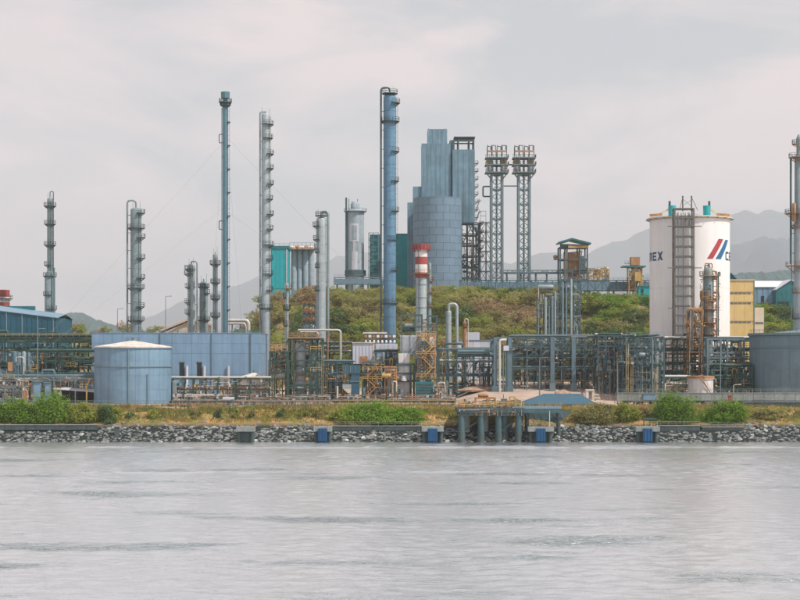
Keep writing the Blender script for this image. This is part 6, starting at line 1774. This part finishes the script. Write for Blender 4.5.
# ================================================================== vegetation
def leaf_crown(seed, rx, ry, rz, clumps, per, leaf, dome=False, spread=.3, hollow=.55):
    """leaf-sized quads gathered in clumps through an uneven crown"""
    g = random.Random(seed)
    v, f = [], []
    for _ in range(clumps):
        while True:
            p = Vector((g.uniform(-1, 1), g.uniform(-1, 1), g.uniform(0 if dome else -1, 1)))
            if hollow < p.length < 1: break
        c = Vector((p.x * rx, p.y * ry, p.z * rz)); cs = g.uniform(.6, 1.3)
        for _ in range(int(per * cs)):
            d = Vector((g.gauss(0, 1), g.gauss(0, 1), g.gauss(0, .8))) * spread * cs
            q = c + Vector((d.x * rx, d.y * ry, d.z * rz))
            if dome and q.z < 0: q.z = -q.z * .4
            n = (Vector((g.gauss(0, .6), g.gauss(0, .6), g.gauss(.35, .6))) + p * .7).normalized()
            u = n.orthogonal().normalized(); u.rotate(Quaternion(n, g.uniform(0, 6.28))); w = n.cross(u)
            s_ = leaf * g.uniform(.6, 1.35)
            a, b_ = u * s_, w * s_ * .55
            i = len(v)
            v += [tuple(q - a), tuple(q - b_ + n * s_ * .15), tuple(q + a), tuple(q + b_ + n * s_ * .15)]
            f.append((i, i + 1, i + 2, i + 3))
    return v, f
def crown_data(seed, m, **k):
    v, f = leaf_crown(seed, **k)
    me = bpy.data.meshes.new('crown'); me.from_pydata(v, [], f); me.materials.append(m)
    return me
def trunk_data(seed, h, r, spread):
    g = random.Random(seed); mb = MB()
    mb.tube([(0, 0, -1), (g.uniform(-.1, .1), 0, h * .5), (g.uniform(-.3, .3), g.uniform(-.2, .2), h)], r, 6)
    for k in range(6):
        a = k * 1.05 + g.uniform(-.3, .3)
        z = h * g.uniform(.45, .9)
        e = Vector((math.cos(a) * spread * g.uniform(.5, .9), math.sin(a) * spread * g.uniform(.5, .9), z + h * g.uniform(.35, .8)))
        mb.cyl((0, 0, z), e, r * .5, r * .12, 5)
    return mb.mesh('trunk', BARK, (0, 0, 0), 40)

# bushes on the bank
def bush(label, px, base, wpx, hpx, Y, m, seed, dens=1.0, leaf=.30):
    rx, rz = wpx / 2 * sc(Y) * 1.1, hpx * sc(Y) * 1.12
    cx = X(px, Y); z0 = Z(base, Y)
    z0 = G(cx, Y) - .3
    b_ = thing('bush', label, 'bush', (cx, Y, z0), 'bushes on the bank')
    v, f = leaf_crown(seed, rx * .92, max(2.2, rx * .5), rz * .92, int(64 * dens), 84, leaf * .82, True, .15, .3)
    me = bpy.data.meshes.new('foliage'); me.from_pydata(v, [], f); me.materials.append(m)
    piece('foliage', me, b_, (cx, Y, z0), (1, 1, 1))
    g = random.Random(seed + 1); mb = MB()
    for k in range(9):
        a = g.uniform(0, 6.28); e = Vector((cx + rx * .6 * math.cos(a) * g.random(), Y + 1.2 * math.sin(a), z0 + rz * g.uniform(.5, .85)))
        mb.cyl((cx + g.uniform(-.5, .5), Y + g.uniform(-.3, .3), z0 - .6), e, .09, .03, 5)
    mb.build('stem', BARK, b_)
Y = 409
bush('dense round green bush, left one of the two big ones on the right bank', 676, 423, 48, 28, 405.5, LEAF_B, 1, 1.4)
bush('round green bush, right one of the two big ones on the right bank', 727, 423, 46, 22, 405.5, LEAF_B, 2, 1.3)
bush('grass-like yellow-green bush left of the two big round ones', 627, 421, 26, 21, 405.5, LEAF_Y, 3, .8)
bush('low olive bush spilling over the bank right of the jetty', 592, 421, 46, 17, 405.5, LEAF_O, 4, 1.0)
bush('small dark bush on the bank beside the pump pavilion', 603, 416, 18, 13, 409, LEAF_D, 41, .5)
bush('wide bright green bush at the centre of the bank', 372, 424, 66, 19, 405.5, LEAF_B, 5, 1.5)
bush('lower bright green bush joined to the right of the central one', 404, 424, 44, 15, 405.5, LEAF_B, 6, 1.0)
bush('small sprawling green bush at the left end of the central bushes', 344, 423, 30, 13, 405.5, LEAF_Y, 7, .7)
bush('tallest bright green bush on the left bank', 51, 424, 46, 28, 405.5, LEAF_B, 8, 1.4)
bush('broad green bush at the left edge of the bank', 17, 424, 40, 22, 405.5, LEAF_B, 9, 1.2)
bush('low green bush at the right end of the left bushes', 80, 424, 34, 17, 405.5, LEAF_Y, 10, .9)
bush('cut-off green bush in the left corner of the bank', -4, 423, 22, 20, 405.5, LEAF_B, 11, .8)
bush('small dark green bush under the left tank', 106, 423, 20, 16, 405.5, LEAF_D, 12, .6)
bush('little bush on the dry bank right of the left tank', 116, 421, 14, 10, 408, LEAF_Y, 13, .4)
for k, (px, w_, h_) in enumerate(((130, 8, 7), (154, 9, 8), (196, 10, 9), (217, 9, 11), (237, 7, 8), (253, 8, 9), (281, 10, 8), (304, 9, 9), (318, 9, 10))):
    where = ('under the middle of the blue-grey tank', 'under the right edge of the blue-grey tank', 'below the red barriers', 'below the white awning', 'above the left end of the unfendered dolphin', 'above the right end of the unfendered dolphin', 'below the left bay of the green frame', 'below the silver drum of the green frame', 'just left of the first blue fender')[k]
    bush('little scrubby tuft on the dry bank ' + where, px, 420, w_, h_, 408.5, (LEAF_D, LEAF_Y, LEAF_O)[k % 3], 60 + k, .16, .26)
bush('small yellow-green bush beside the jetty kiosk', 517, 407, 12, 8, 419, LEAF_Y, 80, .3)
bush('low tawny bush at the right edge of the bank', 770, 421, 40, 10, 408, LEAF_O, 81, .5)
bush('reddish low scrub between the grassy and the round bush', 645, 418, 20, 10, 409, LEAF_R, 82, .4)

# dry grass on the bank: one mass of blades
def blades(name, n, m, region, h, seed, w=.05):
    g = random.Random(seed); v, f = [], []
    for _ in range(n):
        px, y = region(g); x = X(px, y)
        z = gz(x, y) - .1
        k = 1 + .7 * nz(x * .12, y * .2, 4)
        if nz(x * .16, y * .3, seed * 3.7) < g.uniform(-.35, .25): continue
        for _ in range(5):
            hh = h * g.uniform(.5, 1.2) * max(.25, k); a = g.uniform(0, 6.28); l = hh * g.uniform(.1, .6)
            bx_, by = x + g.gauss(0, .22), y + g.gauss(0, .18)
            i = len(v); ww = w * g.uniform(.7, 1.4)
            v += [(bx_ - ww, by, z), (bx_ + ww, by, z), (bx_ + l * math.cos(a), by + l * math.sin(a), z + hh)]
            f.append((i, i + 1, i + 2))
    me = bpy.data.meshes.new(name); me.from_pydata(v, [], f); me.materials.append(m)
    o = bpy.data.objects.new(name, me); col.objects.link(o)
    return tag(o, kind='stuff')
blades('dry_grass', 16000, GRASSD, lambda g: (g.uniform(-10, 812), 404.2 + 17 * g.random() ** .85), .75, 3)
blades('russet_grass', 6000, LEAF_R, lambda g: (g.uniform(-10, 812), 405 + 16 * g.random()), .6, 5)
blades('green_grass', 7000, LEAF_Y, lambda g: (g.uniform(-10, 812), 404 + 11 * g.random()), .6, 4)
blades('green_scrub', 5000, LEAF_D, lambda g: (g.uniform(-10, 812), 406 + 14.5 * g.random()), .85, 9, .07)
blades('straw_grass', 3500, mat('pale straw', (.5, .36, .16), .8, 0, .2, trans=.3), lambda g: (g.uniform(-10, 812), 412 + 10 * g.random()), .8, 12)
blades('hillside_grass', 9000, LEAF_O, lambda g: (g.uniform(235, 812), 588 + 120 * g.random()), 1.1, 6, .12)

# trees over the hillside
KINDS = [('green', LEAF_B), ('yellow_green', LEAF_Y), ('olive', LEAF_O), ('dark_green', LEAF_D), ('russet', LEAF_R)]
CROWN = {}
for i, (k, m) in enumerate(KINDS):
    CROWN[k] = [crown_data(200 + 10 * i + j, m, rx=1, ry=1, rz=.8, clumps=40 if k != 'russet' else 34, per=46 if k != 'russet' else 34, leaf=.068, spread=.15, hollow=.35) for j in range(3)]
TRUNK = [trunk_data(300 + j, 1.2, .07, .7) for j in range(3)]
def tree(label, x, y, s_, h, kind, j, group, name='tree', rot=0, wide=1.0):
    z = gz(x, y) - .3
    t_ = thing(name, label, 'tree', (x, y, z), group)
    c_ = piece('crown', CROWN[kind][j % 3], t_, (x, y, z + h + s_ * .45), (s_ * wide, s_ * wide, s_))
    c_.rotation_euler = (0, 0, rot)
    piece('trunk', TRUNK[j % 3], t_, (x, y, z), (s_, s_, (h + s_ * .3) / 1.6))
    return t_
g = random.Random(99)
REG = [(228, 318, 'left of the silver column'), (318, 384, 'just left of the tallest column'), (384, 440, 'behind the red-banded stack'),
       (440, 545, 'below the twin lattice towers'), (545, 600, 'around the blue-grey process frame'), (600, 668, 'left of the white silo'), (668, 812, 'right of the yellow building')]
WORD = {'green': 'bright green', 'yellow_green': 'yellow-green', 'olive': 'olive', 'dark_green': 'dark green', 'russet': 'dry russet'}
placed = []
tries = 0
while len(placed) < 300 and tries < 20000:
    tries += 1
    y = g.uniform(612, 702); px = g.uniform(240, 792); x = X(px, y)
    if px < 262 and y < 640: continue
    if 668 < px < 752: continue
    if 534 < px < 586 and y < 616: continue
    if 720 < px < 768 and y < 630: continue
    s_ = g.uniform(2.6, 5.0)
    if px < 300 and g.random() < .4: continue
    lim = (286.5 if px < 585 else 292 if px < 668 else 303) + 4 * nz(x * .08, 3.3)
    room = Z(lim, y) - gz(x, y)                     # the works on the hilltop stand clear of the crowns
    if room < 2.2: continue
    s_ = min(s_, room / 1.75)
    if any((x - a) ** 2 + ((y - b_) * .8) ** 2 < (.46 * (s_ + c_)) ** 2 for a, b_, c_ in placed): continue
    placed.append((x, y, s_))
    n_ = nz(x * .035, y * .05, 2) + .35 * nz(x * .13, y * .1, 8)
    if 590 < px < 668 or px > 752: kind = 'green' if n_ > .1 else 'yellow_green' if n_ > -.1 else 'dark_green' if n_ > -.25 else 'olive'
    else: kind = 'dark_green' if n_ > .34 else 'yellow_green' if n_ > .06 else 'olive' if n_ > -.26 else 'russet'
    reg = [r_ for r_ in REG if r_[0] <= px < r_[1]][0][2]
    up = y > 655
    tree(f"{'large' if s_ > 3.6 else 'small' if s_ < 2.6 else 'mid-sized'} {WORD[kind]} scrub tree {'high' if up else 'low'} on the slope {reg}", x, y, s_, s_ * g.uniform(.35, .7), kind, g.randrange(3), 'scrub trees on the hillside', 'scrub_tree', g.uniform(0, 6.28), g.uniform(1.05, 1.45))
def scrub_mass(name, m, n, seed):             # low undergrowth between the trees: one mass
    g = random.Random(seed); v, f = [], []; k = 0
    while k < n:
        y = g.uniform(612, 704); px = g.uniform(240, 800); x = X(px, y)
        if 668 < px < 728 or (px < 270 and y < 640): continue
        k += 1
        s_ = g.uniform(1.1, 2.2)
        vv, ff = leaf_crown(seed * 1000 + k, s_, s_, s_ * .75, 9, 13, .2, True, .3, .2)
        z = gz(x, y) - .15; i = len(v)
        v += [(a + x, b_ + y, c_ + z) for a, b_, c_ in vv]; f += [tuple(i + q for q in t_) for t_ in ff]
    me = bpy.data.meshes.new(name); me.from_pydata(v, [], f); me.materials.append(m)
    o = bpy.data.objects.new(name, me); col.objects.link(o)
    tag(o, kind='stuff')
scrub_mass('olive_undergrowth', LEAF_O, 420, 3)
scrub_mass('green_undergrowth', LEAF_Y, 260, 4)
scrub_mass('dry_undergrowth', LEAF_R, 90, 5)
for lab, px, base, Y, s_, h, kind in (
        ('bright yellow-green tree standing out on the slope under the twin towers', 482.5, 290, 672, 2.9, 2.4, 'yellow_green'),
        ('loose light green tree with an open crown left of the tall grey column', 241.5, 318, 575, 6.0, 6.5, 'yellow_green'),
        ('green tree rising behind the pale blue building roof', 232, 326, 560, 4.2, 7, 'green'),
        ('bright green tree low on the slope under the twin towers', 489, 320, 600, 4.2, 3, 'yellow_green'),
        ('bright round green tree low on the slope right of the process frame', 580, 318, 602, 6.5, 5, 'yellow_green'),
        ('dark green tree beside the thick column behind the hall', 149, 330, 570, 4.0, 8.5, 'dark_green'),
        ('pale green tree peeping over the hall roof between the short columns', 175, 331, 555, 3.2, 11, 'green')):
    x = X(px, Y)
    tree(lab, x, Y, s_, h, kind, int(px) % 3, 'single trees around the plant', 'tree', px, 1.1)
g = random.Random(14)
for k in range(18):                        # low tree line behind the left racks
    px = 62 + k * 6.2; Y = 640 + g.uniform(-14, 8); s_ = g.uniform(2.2, 3.6); kd = ('olive', 'dark_green', 'russet', 'yellow_green')[k % 4]
    tree(f"dusty {WORD[kd]} tree in the low line {'left' if px < 128 else 'right'} of the thick column", X(px, Y), Y, s_, g.uniform(1.5, 3.6), kd, k, 'tree line behind the left racks', 'tree', k)
Y = 575
tr_ = thing('tan_roof_shed', 'long shed with a tan sloping roof glimpsed behind the short columns', 'shed', (X(172, Y), Y, gnd(172, Y)))
MB().prism([(X(156, Y), Z(331.5, Y)), (X(190, Y), Z(317.5, Y)), (X(215, Y), Z(324, Y)), (X(215, Y), Z(326, Y)), (X(190, Y), Z(319.5, Y)), (X(156, Y), Z(333.5, Y))], Y, Y + 10).build('roof', mat('tan sheet roof', (.55, .42, .34), .7), tr_)
block(tr_, 'wall', 160, 212, 333, 0, Y + 1, 8, CREAM, gnd(172, Y))
MB().prism([(X(166, Y), Z(333, Y)), (X(211, Y), Z(333, Y)), (X(211, Y), Z(325.5, Y)), (X(190, Y), Z(320, Y))], Y + 1, Y + 1.3).build('gable', CREAM, tr_)
Y = 540
pb = thing('overhead_pipeline', 'pale pipe bending down right of the tall slender stack', 'pipeline', (X(240, Y), Y, gnd(240, Y)))
pipe('pipe', PIPEW, pb, [(X(228, Y), Y, Z(320.5, Y)), (X(248.5, Y), Y, Z(320.5, Y)), (X(249.5, Y), Y, gnd(249, Y))], .55, 1.2)
pipe('pipe', PIPEW, pb, [(X(228, Y), Y + 1.4, Z(323.5, Y)), (X(245, Y), Y + 1.4, Z(323.5, Y)), (X(245, Y), Y + 1.4, gnd(249, Y))], .35, 1)
for px in (232, 240): rod('post', GREYST, pb, (X(px, Y), Y + .6, gnd(px, Y)), (X(px, Y), Y + .6, Z(324.5, Y)), .2)
